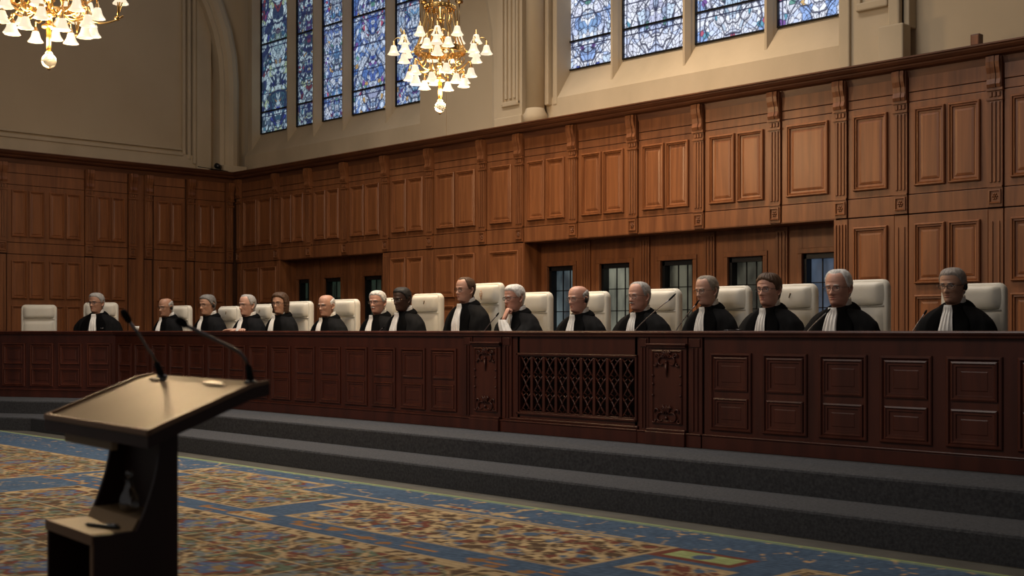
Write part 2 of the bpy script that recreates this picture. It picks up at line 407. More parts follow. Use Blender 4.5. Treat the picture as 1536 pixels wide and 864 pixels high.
# cornice along both walls
def cornice(P, a0, a1, name, label):
    prof = [(3.50, 0.0), (3.565, 0.012), (3.575, 0.075), (3.592, 0.095), (3.604, 0.10), (3.612, 0.125), (3.632, 0.150), (3.645, 0.155), (3.650, 0.175), (3.664, 0.175), (3.664, -0.40), (3.50, -0.40)]
    m = MB(P); lo = [m.v(a0, b, c) for b, c in prof]; hi = [m.v(a1, b, c) for b, c in prof]
    m.face(lo); m.face(hi[::-1])
    for i in range(len(prof)): m.face([lo[i], lo[(i+1) % len(prof)], hi[(i+1) % len(prof)], hi[i]])
    struct(m.build(name, M['cornice']), label)
cornice(back(), -17.95, 4, 'trim_1', 'dark oak cornice over the panelling behind the judges')
cornice(leftw(), 1.5, 11.0, 'trim_2', 'dark oak cornice over the panelling of the end wall')
# ------------------------------------------------------------------ end wall (left)
wl = struct(empty('wall_left_panelling', (0, 0, 0)), 'oak panelling on the end wall beyond the empty chair')
P = leftw()
q = MB(P); q.box(1.5, D+0.2, 0.1, 3.6, -0.12, -0.022); q.build('backing', M['oak_dark'], wl)
cols = [(4.3, 5.55, 4), (5.70, 6.93, 4), (7.08, 8.22, 4), (8.36, 8.90, 2), (9.34, 9.87, 2), (10.05, 10.58, 2)]
for a0, a1, n in cols:
    board(wl, P, a0, a1, 3.365, 3.56); board(wl, P, a0, a1, 3.20, 3.358, c=-0.004); board(wl, P, a0, a1, 2.38, 3.193); board(wl, P, a0, a1, 2.215, 2.372, c=0.004); board(wl, P, a0, a1, 0.31, 2.207)
    for b0, b1 in ((2.46, 3.12), (1.58, 2.12), (0.6, 1.48)):
        if n == 4:
            mid = (a0+a1)/2; panels(wl, P, a0, mid+0.02, b0, b1, 2, PROF_S, 0.03, 0.06); panels(wl, P, mid-0.02, a1, b0, b1, 2, PROF_S, 0.03, 0.06)
        else: panels(wl, P, a0, a1, b0, b1, n, PROF_S, 0.03, 0.05)
for y in (5.62, 7.005, 8.29, 8.98, 9.24, 9.96, 10.66):
    pilaster(wl, P, y, 0.125, z1=3.50)
    q = MB(P); q.box(y-0.06, y+0.06, 0.31, 2.207, -0.03, 0.008, 0.004)
    for k in (-1, 1): q.box(y+k*0.03-0.007, y+k*0.03+0.007, 0.5, 2.1, 0.006, 0.018, 0.003)
    q.build('lower_pilaster', M['oak'], wl)
board(wl, P, 9.045, 9.175, 0.31, 3.5, c=-0.01)
# ------------------------------------------------------------------ upper masonry: plaster walls, window bays, piers, ribs
YW, YG, YM = 11.0, 11.25, 11.08       # plaster plane, glass plane, mullion nose
ZS = 4.347
wb = struct(empty('wall_back', (0, 0, 0)), 'cream plaster wall with tall stained glass bays above the panelling')
def bay(x0, x1, lights):
    m = MB()                                                          # sloping sill
    m.rings([[(x0, YG+0.1, ZS), (x0, YG, ZS), (x0, YW, 3.98), (x0, YW, 3.6), (x0, YG+0.1, 3.6)], [(x1, YG+0.1, ZS), (x1, YG, ZS), (x1, YW, 3.98), (x1, YW, 3.6), (x1, YG+0.1, 3.6)]], sm=False)
    m.build('sill', M['stone'], wb)
    ed = [x0]+[e for l in lights for e in l]+[x1]
    for k in range(0, len(ed), 2):
        a, b = ed[k], ed[k+1]
        if b-a < 0.01: continue
        m = MB()
        if 0 < k < len(ed)-2:                                         # moulded mullion
            c = (a+b)/2; h = (b-a)/2
            sec = [(a, YG+0.05), (a, YG-0.02), (c-h*0.75, YG-0.06), (c-h*0.75, YG-0.09), (c-h*0.4, YM+0.02), (c-h*0.3, YM), (c+h*0.3, YM), (c+h*0.4, YM+0.02), (c+h*0.75, YG-0.09), (c+h*0.75, YG-0.06), (b, YG-0.02), (b, YG+0.05)]
            m.rings([[(x, y, z) for x, y in sec] for z in (4.0, 9.2)], sm=False)
            m.build('mullion', M['stone'], wb)
        else:
            m.box(a, b, YW+0.06, YG+0.05, 4.0, 9.2); m.build('jamb', M['stone'], wb)
L1 = [(-17.50, -16.55), (-16.47, -15.85), (-15.77, -15.09), (-15.01, -14.06), (-13.975, -13.16)]
L2 = [(-10.745, -9.77), (-9.68, -8.70), (-8.60, -7.61), (-7.51, -6.52)]
bay(-17.62, -13.157, L1); bay(-10.86, -6.50, L2)
m = MB(); m.box(-13.157, -11.45, YW, 11.6, 3.6, 9.2); m.build('plaster_field', M['plaster'], wb)
m = MB(); m.box(-6.50, 4, YW, 11.6, 3.6, 9.2); m.build('plaster_field', M['plaster'], wb)
m = MB(); m.box(-12.66, -12.60, YW-0.012, YW+0.05, 3.66, 4.55, 0.004); m.build('pilaster_strip', M['plaster'], wb)
def sweep(sec, path, name, material, par):
    """sec (u,w) carried along path of (origin, u-axis, w-axis)"""
    q = MB(); q.rings([[tuple(o[i]+u*a[i]+w*b[i] for i in range(3)) for u, w in sec] for o, a, b in path], sm=False); return q.build(name, material, par)
def arch_path(x, y, z0, zs, R, sgn, n=10):
    """up a jamb then curving over; profile axis u lies in the arch plane outward, w = towards room (-Y)"""
    pth = [((x, y, z0), (1, 0, 0), (0, -1, 0)), ((x, y, zs), (1, 0, 0), (0, -1, 0))]
    for i in range(1, n+1):
        t = 1.5*i/n
        pth.append(((x+sgn*R*(1-math.cos(t)), y, zs+R*math.sin(t)), (math.cos(t), 0, -sgn*math.sin(t)) if sgn > 0 else (math.cos(t), 0, math.sin(t)), (0, -1, 0)))
    return pth
# pier between the two bays
m = MB(); m.box(-11.40, -10.95, 10.80, 11.6, 3.66, 9.2)
m.box(-11.42, -10.93, 10.76, 10.85, 3.66, 3.80, 0.01)
for k in range(3): m.box(-11.24+k*0.075, -11.20+k*0.075, 10.77, 10.81, 4.02, 9.2, 0.008)
m.box(-11.30, -11.265, 10.765, 10.81, 3.95, 9.2, 0.008); m.box(-11.03, -10.995, 10.765, 10.81, 3.95, 9.2, 0.008); m.box(-11.30, -10.995, 10.77, 10.81, 3.93, 3.99, 0.01)
m.build('pier', M['stone'], wb)
sweep([(0.30, -0.22), (-0.02, -0.22), (-0.02, -0.16), (0.04, -0.10), (0.06, -0.02), (0.12, 0.0), (0.30, 0.0)], arch_path(-11.62, 10.84, 3.66, 4.55, 2.6, -1), 'arch_moulding', M['stone'], wb)
m = MB(); m.tube([(-10.78, 10.86, 3.66), (-10.78, 10.86, 9.2)], 0.115, 16)
m.lathe((-10.78, 10.86, 3.66), [(0.15, 0), (0.15, 0.12), (0.125, 0.17), (0.115, 0.2)], 16)
m.build('shaft', M['stone'], wb)
m = MB(); m.box(-10.95, -10.84, 10.90, 11.5, 3.66, 9.2); m.build('pier_return', M['stone'], wb)
m = MB()
for a, y in ((-10.70, 10.93), (-10.61, 10.99)): m.box(a, a+0.07, y, 11.4, 3.9, 9.2, 0.012)
m.build('jamb_moulding', M['stone'], wb)
# pier right of the second bay
m = MB(); m.box(-6.50, -5.86, 10.84, 11.6, 3.66, 9.2); m.box(-6.52, -6.40, 10.80, 10.9, 3.66, 9.2, 0.015)
m.box(-6.33, -5.99, 10.79, 10.86, 4.22, 4.30, 0.015); m.box(-6.33, -6.28, 10.80, 10.86, 4.25, 9.2, 0.01); m.box(-6.04, -5.99, 10.80, 10.86, 4.25, 9.2, 0.01)
m.box(-6.06, -5.80, 10.74, 10.9, 3.66, 4.02, 0.015); m.box(-5.98, -5.86, 10.78, 10.9, 4.0, 9.2, 0.02); m.box(-5.86, -5.80, 10.86, 11.1, 4.0, 9.2, 0.01)
m.build('pier', M['stone'], wb)
# end wall masonry
wu = struct(empty('wall_left', (0, 0, 0)), 'cream plaster end wall above the panelling')
m = MB(); m.box(-18.4, -17.86, -6, 11.6, 3.6, 9.2); m.build('plaster_field', M['plaster'], wu)
m = MB(); m.box(-17.90, -17.80, -6, 10.25, 3.60, 3.93); m.box(-17.90, -17.775, -6, 9.98, 3.90, 3.955, 0.012); m.box(-17.90, -17.81, -6, 9.98, 3.99, 4.02, 0.008); m.build('string_moulding', M['stone'], wu)
m = MB()
for k, (y, t) in enumerate(((9.985, 0.05), (10.065, 0.075), (10.145, 0.10))): m.box(-17.90, -17.86+t, y, y+0.055, 3.93-0.07*k, 9.2, 0.012)
m.box(-17.9, -17.74, 10.20, 10.45, 3.60, 9.2)
m.build('jamb_moulding', M['stone'], wu)
def arch_path_y(y, x, z0, zs, R, n=10):
    pth = [((x, y, z0), (0, 1, 0), (1, 0, 0)), ((x, y, zs), (0, 1, 0), (1, 0, 0))]
    for i in range(1, n+1):
        t = 1.5*i/n; pth.append(((x, y-R*(1-math.cos(t)), zs+R*math.sin(t)), (0, math.cos(t), math.sin(t)), (1, 0, 0)))
    return pth
sweep([(0, -0.25), (0, 0.02), (0.05, 0.06), (0.08, 0.05), (0.12, 0.10), (0.19, 0.12), (0.27, 0.10), (0.34, 0.04), (0.34, -0.25)], arch_path_y(10.55, -17.66, 3.66, 5.15, 2.6), 'rib', M['stone'], wu)
m = MB(); m.box(-17.72, -17.42, 10.50, 10.92, 3.66, 3.78, 0.015); m.build('rib_base', M['stone'], wu)
m = MB(); m.box(-19, 8, -6, 11.7, 9.2, 9.4); struct(m.build('ceiling', M['plaster']), 'hall ceiling')
# ------------------------------------------------------------------ stained glass
def stained(x0, x1, seed, mood):
    global wn; wn += 1
    z0, z1 = ZS, 9.18; na = int((x1-x0)/0.0072); nb = int((z1-z0)/0.0072)
    x = np.linspace(x0, x1, na)[:, None]*np.ones((1, nb)); z = np.linspace(z0, z1, nb)[None, :]*np.ones((na, 1))
    w = (x1-x0)/2; u = (x-(x0+x1)/2)/w; s = np.abs(u); h = (z-z0)/w
    wx, wy = 0.10*np.sin(h*3.3+seed)+0.05*np.sin(h*9), 0.10*np.sin(s*6+seed*2)
    per = 2.1; hm = np.mod(h+0.15, per)-per/2
    f1, e, idv = voro((s+wx)*3.6+seed, (h+wy)*3.2, seed); f1b, e2, id2 = voro((s+wx*0.5)*8.5+seed*3, (h+wy)*7.5, seed+5)
    pal = {'pale': [(208, 222, 250), (216, 226, 250), (226, 232, 250), (188, 208, 246), (222, 228, 250), (150, 182, 238), (204, 218, 250), (196, 216, 240)],
           'blue': [(150, 178, 220), (105, 140, 205), (196, 210, 232), (88, 124, 190), (206, 216, 232), (124, 156, 212), (165, 192, 226), (104, 126, 186)],
           'dark': [(82, 104, 126), (168, 192, 200), (46, 60, 98), (56, 76, 84), (184, 206, 214), (110, 56, 62), (50, 66, 94), (160, 180, 150)]}[mood]
    pal = np.array([srgb(*c) for c in pal]); acc = np.array([srgb(*c) for c in [(176, 84, 110), (70, 88, 180), (206, 170, 110), (96, 160, 188), (120, 84, 160), (96, 150, 140)]])
    if mood == 'dark': acc = acc*0.6
    col = pal[(idv*7.99).astype(int)]
    ring = np.sqrt(((s+0.6*wx)/0.60)**2+((hm+0.7*wy)/0.78)**2)+0.05*np.sin(s*19+h*7)
    inner, band = ring < 0.66, (ring > 0.80) & (ring < 1.0)
    col = np.where(inner[..., None], col*(0.72 if mood == 'pale' else 0.55)+acc[3 if seed % 2 else 1]*(0.24 if mood == 'pale' else 0.40), col)
    col = np.where((band & (id2 > (0.84 if mood == 'pale' else 0.66)))[..., None], acc[(np.mod(seed+idv*3, 6)).astype(int)], col)
    col = np.where((id2 > (0.955 if mood == 'pale' else 0.93))[..., None], acc[(np.mod(id2*57, 1)*5.99).astype(int)], col)
    wh = np.mod(id2*13, 1) < {'pale': 0.35, 'blue': 0.40, 'dark': 0.30}[mood]
    col = np.where((wh & (id2 < 0.93))[..., None], srgb(*{'pale': (232, 238, 252), 'blue': (206, 222, 246), 'dark': (176, 200, 212)}[mood]), col)
    col = col*((0.94 if mood == 'pale' else 0.78)+0.30*np.mod(id2*31, 1))[..., None]
    ln = np.minimum.reduce([e*0.30, e2*0.17+0.0012/w, np.abs(ring-1.0)*0.5, np.abs(ring-0.66)*0.5+0.002,
        np.abs(s-0.90)*0.9, np.abs(s-(0.45+0.32*np.sin(h*3.0+seed)))*0.7+0.003, np.abs(s-(0.52+0.34*np.cos(h*4.2+seed*2)))*0.75+0.003])
    lead = np.clip((ln*w-0.0050)/0.006, 0, 1)*0.94+0.06
    bars = np.abs(np.mod(h*w+0.27, 0.37)-0.185); cen = np.abs(u)*w
    bar = np.clip((bars-0.005)/0.005, 0, 1)*np.clip((cen-0.003)/0.005, 0, 1)
    big = np.abs(np.mod(h*w+0.20, 1.11)-0.555); bar *= np.clip((big-0.014)/0.006, 0, 1)
    edge = np.clip((np.minimum((1-np.abs(u))*w, (z-z0))-0.012)/0.006, 0, 1)
    a = (lead*bar*edge)[..., None]
    col = col*a+srgb(30, 38, 70)*(1-a)
    Pp = np.stack([x, np.full_like(x, YG), z], -1)
    r = struct(empty('window_%d' % wn), None)
    grid_sheet('pane', Pp, na, nb, col*(0.98 if mood == 'pale' else 0.9 if mood == 'blue' else 0.8), M['stained'], r)
    q = MB(back(YG-D-0.02))
    for a0, a1, b0, b1 in ((x0, x0+0.012, z0, z1), (x1-0.012, x1, z0, z1), (x0, x1, z0, z0+0.015)): q.box(a0, a1, b0, b1, -0.03, 0.012)
    q.build('window_frame', M['metal_dark'], r)
    q = MB(back(YG-D-0.02))
    for k in range(5):
        zz = z0+0.355+1.11*k
        if zz > z1: continue
        q.box(x0, x1, zz-0.012, zz+0.012, -0.01, 0.008)
    q.build('glazing_bar', M['metal_dark'], r)
    return r
moods = ['dark', 'dark', 'blue', 'blue', 'blue']
for k, l in enumerate(L1): stained(*l, k+1, moods[k])['label'] = 'stained glass light number %d of the left bay' % (k+1)
for k, l in enumerate(L2): stained(*l, k+11, 'pale')['label'] = 'pale stained glass light number %d of the right bay' % (k+1)
# ------------------------------------------------------------------ the judges' bench
def bench_basis(o, u, n): return lambda a, b, c: (o[0]+u[0]*a+n[0]*c, o[1]+u[1]*a+n[1]*c, b)
bench = tag(empty('judges_bench', (0, 0, 0)), 'long dark mahogany panelled judges bench with carved centre grille', 'bench')
PM = bench_basis((0, YB), (1, 0), (0, -1))                           # main run: a = X
PWg = bench_basis((-14.0, YB), U, NW)                                # wing: a = distance from the bend
BZ0, BZ1 = 0.306, 1.12
BPROF = [(0, 0.001), (0, 0.012), (0.010, 0.016), (0.018, 0.008), (0.030, 0.008), (0.034, -0.002), (0.050, -0.003), (0.062, 0.004)]
BFRAME = [(0, 0.001), (0, 0.010), (0.006, 0.015), (0.016, 0.016), (0.024, 0.004), (0.027, 0.0012)]
def bench_panel(P, a0, a1, z0=0.435, z1=0.97, mid=0.685):
    q = MB(P); q.panel(a0, a1, z0, z1, BFRAME)
    q.panel(a0+0.030, a1-0.030, mid+0.025, z1-0.030, BPROF); q.panel(a0+0.030, a1-0.030, z0+0.02, mid-0.025, BPROF)
    q.build('front_panel', M['mahog_field'], bench)
def run(P, a0, a1, first, pitch, w, count, shelf=True):
    q = MB(P); q.box(a0, a1, BZ0, 1.085, -0.035, 0.0); q.build('front_board', M['mahog'], bench)
    for k in range(count): x = first+k*pitch; bench_panel(P, x, x+w)
def base_mould(P, a0, a1, c=0.0):
    q = MB(P); q.box(a0, a1, BZ0, 0.392, -0.02, 0.028+c, 0.003); q.box(a0, a1, 0.392, 0.406, -0.02, 0.034+c, 0.005); q.build('plinth', M['mahog'], bench)
run(PM, -14.0, -7.745, -13.91, 0.4105, 0.335, 15)
run(PM, -5.245, 3.0, -5.19, 0.4295, 0.34, 19)
run(PWg, 0.0, 1.72, 0.06, 0.415, 0.34, 4)
base_mould(PM, -14.0, -7.745); base_mould(PM, -5.245, 3.0); base_mould(PWg, -0.01, 1.72)
q = MB(PWg); q.box(1.70, 1.74, BZ0, 1.085, -0.42, 0.0); q.panel(1.70, 1.72, 0.4, 1.0, [(0, 0.0)]); q.build('end_panel', M['mahog'], bench)
# top ledge with moulded nosing, mitred at the bend, and the lower writing top
def ledge(prof, name, m):
    q = MB(); rings = []
    for kind in ('r', 'b', 'l'):
        r = []
        for c, z in prof:
            if kind == 'r': r.append((3.0, YB-c, z))
            elif kind == 'b': v = offset_line(c); r.append((v[0], v[1], z))
            else: r.append((-14.0+U[0]*1.75+NW[0]*c, YB+U[1]*1.75+NW[1]*c, z))
        rings.append(r)
    q.rings(rings, sm=False); q.build(name, m, bench)
ledge([(0.03, 1.092), (0.038, 1.098), (0.042, 1.108), (0.038, 1.118), (0.03, 1.12), (-0.36, 1.12), (-0.36, 1.085), (0.012, 1.085), (0.016, 1.074), (0.026, 1.078)], 'top_ledge', M['mahog'])
ledge([(-0.36, 1.085), (-0.36, 1.02), (-0.40, 1.02), (-0.40, 1.085)], 'ledge_back', M['mahog'])
ledge([(-0.28, 1.035), (-0.455, 1.035), (-0.455, 1.022), (-0.28, 1.022)], 'writing_top', M['mahog'])
# centre section: strips, carved pilasters, pierced grille
def vstrip(a0, a1, c0=0.012):
    q = MB(PM); q.box(a0, a1, BZ0, 1.085, -0.03, c0, 0.003); q.box(a0-0.004, a1+0.004, BZ0, 0.392, -0.02, c0+0.022, 0.003); q.box(a0-0.004, a1+0.004, 0.392, 0.404, -0.02, c0+0.028, 0.004)
    w = a1-a0; q.box(a0+w*0.3, a0+w*0.42, 0.42, 1.0, c0-0.004, c0+0.008, 0.002); q.box(a0+w*0.6, a0+w*0.72, 0.42, 1.0, c0-0.004, c0+0.008, 0.002)
    q.box(a0+0.015, a1-0.015, 1.005, 1.065, c0-0.004, c0+0.008, 0.003)
    q.build('moulded_stile', M['mahog'], bench)
for a0, a1 in ((-7.735, -7.625), (-7.265, -7.155), (-5.825, -5.735), (-5.375, -5.255)): vstrip(a0, a1)
def ornament(q, cx, cz, s, up):
    """leaf scroll relief made of thin curling tubes"""
    for sg in (-1, 1):
        for (r, ox, oz, a0, a1) in ((0.045, 0.055, 0.0, -2.6, 2.2), (0.030, 0.10, 0.045, -0.6, 4.0), (0.028, 0.035, 0.065, 0.5, 4.6), (0.020, 0.115, -0.02, 2.0, 6.0)):
            pts = []
            for i in range(11):
                t = a0+(a1-a0)*i/10; rr = r*(0.45+0.55*i/10)
                pts.append((cx+sg*s*(ox+rr*math.cos(t)), cz+up*s*(oz+rr*math.sin(t)), 0.034))
            q.tube(pts, [0.0042+0.0028*math.sin(PI*i/10) for i in range(11)], 6)
    for k in range(3): q.tube([(cx+s*(k-1)*0.02, cz+up*s*0.03, 0.034), (cx+s*(k-1)*0.035, cz+up*s*0.10, 0.036)], [0.007, 0.003], 6)
    q.blob((cx, cz, 0.034), 0.014*s, 8, 6)
for a0, a1 in ((-7.615, -7.275), (-5.725, -5.385)):
    cx = (a0+a1)/2
    q = MB(PM); q.box(a0, a1, BZ0, 1.02, -0.03, 0.022, 0.003); q.box(a0-0.006, a1+0.006, BZ0, 0.402, -0.02, 0.056, 0.004); q.box(a0-0.004, a1+0.004, 0.402, 0.425, -0.02, 0.048, 0.006)
    q.box(a0, a1, 1.02, 1.085, -0.03, 0.01)
    pil_ = q.build('carved_pilaster', M['mahog'], bench)
    q = MB(PM); q.panel(a0+0.035, a1-0.035, 0.46, 0.985, [(0, 0.022), (0, 0.032), (0.010, 0.036), (0.016, 0.026), (0.022, 0.024)]); q.build('panel', M['mahog_field'], pil_)
    q = MB(PM); q.box(a0-0.012, a1+0.012, 1.015, 1.03, 0.0, 0.050, 0.004); q.box(a0, a1, 1.0, 1.015, 0.0, 0.038, 0.004); q.build('cap_moulding', M['mahog'], pil_)
    q = MB(PM); ornament(q, cx, 0.90, 0.85, 1); q.tube([(cx, 0.89, 0.034), (cx, 0.83, 0.036), (cx, 0.79, 0.03)], [0.012, 0.008, 0.002], 6)
    for sg in (-1, 1): q.tube([(cx+sg*0.02, 0.955, 0.033), (cx+sg*0.06, 0.93, 0.035), (cx+sg*0.10, 0.95, 0.033)], 0.005, 6)
    q.build('carving', M['mahog'], pil_)
    q = MB(PM); ornament(q, cx, 0.50, 0.95, 1); q.build('carving', M['mahog'], pil_)
    q = MB(PM)
    for z in (0.66, 0.74, 0.80):
        for sg in (-1, 1): q.blob((cx+sg*0.125, z, 0.03), 0.011, 8, 6)
    q.build('carving', M['mahog'], pil_)
G0, G1, GZ0, GZ1 = -7.10, -5.845, 0.455, 0.945
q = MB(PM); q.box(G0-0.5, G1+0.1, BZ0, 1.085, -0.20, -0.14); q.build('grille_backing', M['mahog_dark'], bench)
q = MB(PM)
for a0, a1, b0, b1 in ((G0-0.055, G0+0.03, BZ0, 1.085), (G1-0.03, G1+0.02, BZ0, 1.085), (G0, G1, BZ0, GZ0+0.03), (G0, G1, GZ1-0.03, 1.085)): q.box(a0, a1, b0, b1, -0.04, 0.0, 0.003)
for a0, a1, b0, b1 in ((G0, G0+0.02, GZ0, GZ1), (G1-0.02, G1, GZ0, GZ1), (G0, G1, GZ0, GZ0+0.02), (G0, G1, GZ1-0.02, GZ1)): q.box(a0, a1, b0, b1, -0.01, 0.016, 0.005)
q.build('grille_frame', M['mahog'], bench)
base_mould(PM, -7.155, -5.825, 0.012)
q = MB(PM); q.box(-7.16, -5.83, 0.406, 0.43, -0.02, 0.026, 0.008); q.build('base_moulding', M['mahog'], bench)
nC = 9; gw = (G1-G0-0.06)/nC
for k in range(nC):
    a = G0+0.03+k*gw; zc0, zc1 = GZ0+0.03, GZ1-0.03
    q = MB(PM)
    if k: q.box(a-0.014, a+0.014, zc0, zc1, -0.02, 0.004, 0.003)
    n = 3; hh = (zc1-zc0)/n
    l, r_, c = a+0.012, a+gw-0.012, a+gw/2
    for j in range(n):
        z0 = zc0+j*hh; z1 = z0+hh; zm = (z0+z1)/2
        for sg, (x0, x1) in ((1, (l, r_)), (-1, (r_, l))):
            q.tube([(x0, z0, -0.008), (c-(x1-x0)*0.12, zm-hh*0.16, -0.003), (c+(x1-x0)*0.12, zm+hh*0.16, -0.003), (x1, z1, -0.008)], 0.0075, 6)
        for sg in (-1, 1):
            q.tube([(c+sg*0.004, z0+hh*0.02, -0.006), (c+sg*gw*0.26, z0+hh*0.17, -0.002), (c+sg*gw*0.10, z0+hh*0.30, -0.004), (c+sg*gw*0.20, z0+hh*0.36, -0.006)], [0.004, 0.007, 0.006, 0.003], 6)
            q.tube([(c+sg*0.004, z1-hh*0.02, -0.006), (c+sg*gw*0.24, z1-hh*0.19, -0.002), (c+sg*gw*0.08, z1-hh*0.30, -0.004)], [0.004, 0.007, 0.003], 6)
        q.blob((c, zm, -0.003), 0.012, 8, 6)
    q.build('lattice', M['mahog'], bench)

# ------------------------------------------------------------------ carpet
def carpet():
    x0, x1, y0, y1 = -15.5, -0.4, 0.9, 5.53
    na, nb = 980, 330
    x = np.linspace(x0, x1, na)[:, None]*np.ones((1, nb)); y = np.linspace(y0, y1, nb)[None, :]*np.ones((na, 1))
    b1, b2 = srgb(56, 72, 92), srgb(74, 92, 112)
    n1, e1, i1 = voro(x*9, y*9, 1); n2, e2, i2 = voro(x*22, y*22, 2); n3, e3, i3 = voro(x*4.2, y*4.2, 3); n4, e4, i4 = voro(x*60, y*60, 4)
    col = b1+(b2-b1)*(0.3*i1+0.7*i4)[..., None]
    tan, brown, red, green, grey, gold = srgb(158, 136, 102), srgb(80, 62, 46), srgb(104, 60, 48), srgb(88, 98, 80), srgb(104, 108, 106), srgb(128, 104, 70)
    def put(mask, c):
        nonlocal col; col = np.where(mask[..., None], c, col)
    def box(a0, a1, b0, b1): return (x > a0) & (x < a1) & (y > b0) & (y < b1)
    def inset(a0, a1, b0, b1): return np.minimum(np.minimum(x-a0, a1-x), np.minimum(y-b0, b1-y))
    def field(a0, a1, b0, b1, base, style, border=0.07):
        m = box(a0, a1, b0, b1); d = inset(a0, a1, b0, b1)
        put(m, base+(i4*0.012-0.004)[..., None])
        cx, cy = np.mod(x-a0, 0.62)-0.31, np.mod(y-b0, 0.62)-0.31; rr = np.hypot(cx, cy); an = np.arctan2(cy, cx)
        if style == 'medallion':
            put(m & (i1 > 0.62) & (n1 < 0.42), green); put(m & (i1 < 0.24) & (n1 < 0.40), red); put(m & (np.abs(i1-0.45) < 0.07) & (n1 < 0.34), grey)
            put(m & (rr < 0.17+0.03*np.cos(6*an)), red); put(m & (rr < 0.135+0.03*np.cos(6*an)), srgb(76, 88, 114)); put(m & (rr < 0.04), gold)
            put(m & (np.abs(rr-0.235-0.02*np.cos(8*an)) < 0.013), tan); put(m & (e3 < 0.05), green); put(m & (np.maximum(np.abs(cx), np.abs(cy)) > 0.303), tan); put(m & (np.abs(e3-0.10) < 0.009) & (i2 > 0.3), tan); put(m & (np.abs(np.abs(cx)+np.abs(cy)-0.30) < 0.006), tan); put(m & (e2 < 0.04) & (i3 > 0.70), tan)
            put(m & (i2 > 0.92), gold); put(m & (i2 < 0.12), grey)
        elif style == 'scroll':
            w = np.sin(x*17+1.5*np.sin(y*11))*np.sin(y*19+1.7*np.sin(x*9))
            put(m & (i1 > 0.55) & (n1 < 0.5), b2*0.95); put(m & (i1 < 0.2) & (n1 < 0.45), red); put(m & (np.abs(w) < 0.13), tan); put(m & (e1 < 0.06), tan); put(m & (i2 > 0.88), srgb(176, 152, 112)); put(m & (i2 < 0.07), red)
        elif style == 'green':
            put(m & (d < 0.05), red); put(m & (i2 > 0.7) & (d > 0.06), srgb(150, 160, 110)); put(m & (np.hypot(x-(a0+a1)/2, (y-(b0+b1)/2)) < 0.06), srgb(70, 85, 110)); 
        if border:
            put(m & (d < border) & (d > 0.012), np.where((np.mod(i2*7, 1) > 0.45)[..., None], tan, base)*1.0); put(m & (d < 0.016), tan); put(m & (np.abs(d-border) < 0.008), tan)
    field(-8.55, -6.68, 4.18, 4.98, brown, 'medallion', 0.05); field(-8.9, -7.25, 4.9, 5.28, brown, 'medallion', 0.04)
    field(-6.62, -6.30, 4.0, 4.16, brown, 'scroll', 0.03)
    field(-6.30, -3.95, 4.20, 5.03, brown, 'scroll', 0.035); field(-6.55, -6.22, 4.62, 4.95, brown, 'scroll', 0.03); field(-6.0, -5.2, 5.13, 5.20, tan, 'scroll', 0)
    field(-8.55, -3.3, 0.9, 3.96, brown, 'medallion', 0.10)
    field(-3.95, -3.45, 4.77, 5.02, srgb(136, 146, 96), 'green', 0.0); field(-3.85, -3.35, 4.40, 4.70, red, 'scroll', 0.03)
    field(-3.2, -1.9, 4.5, 5.0, brown, 'scroll', 0.04); field(-3.1, -0.6, 1.0, 3.96, brown, 'medallion', 0.10)
    field(-12.6, -9.32, 0.9, 4.86, brown, 'medallion', 0.06); field(-15.4, -13.0, 0.9, 4.86, brown, 'medallion', 0.06)
    field(-9.2, -8.72, 4.28, 4.72, brown, 'scroll', 0.04)
    put(np.abs(x+5.44+0.02*np.sin(y*40)) < 0.018*((y > 5.05) & (y < 5.5)), tan)
    put((y > 5.05) & (y < 5.5) & (e3 < 0.03) & (i2 > 0.55), srgb(180, 146, 100)); put((np.abs(y-4.06) < 0.012) & (np.mod(x, 0.5) < 0.28), srgb(150, 105, 60))
    put((y < 4.16) & (y > 3.98) & (i1 > 0.72) & (n1 < 0.42), srgb(128, 92, 58)); put((np.abs(y-5.06) < 0.014) & (x > -6.9) & (x < -4.3), tan)
    put((x > -9.2) & (x < -8.6) & (i3 > 0.6) & (e3 < 0.05), tan)
    put(y > 5.50, srgb(128, 140, 96)); put((y > 5.472) & (y < 5.482), srgb(128, 140, 96))
    col = np.clip(col*(0.86+0.22*i4)[..., None]*(0.95+0.1*np.sin(y*140))[..., None], 0, 1)
    z = 0.012+0*x
    P = np.stack([x, y, z], -1)
    o = grid_sheet('carpet', P, na, nb, col, M['carpet'])
    tag(o, 'large patterned blue and brown wool carpet with floral panels on the hall floor', 'carpet')
    q = MB(); q.box(x0, x1, y0, y1+0.012, 0.0, 0.0115); q.build('backing', M['floor'], o)
carpet()
q = MB(); q.box(-13.2, -12.05, 4.15, 4.75, 0.0125, 0.020, 0.003)
tag(q.build('floor_mat', M['stepcarpet']), 'small dark floor mat lying on the carpet at the far left', 'mat')

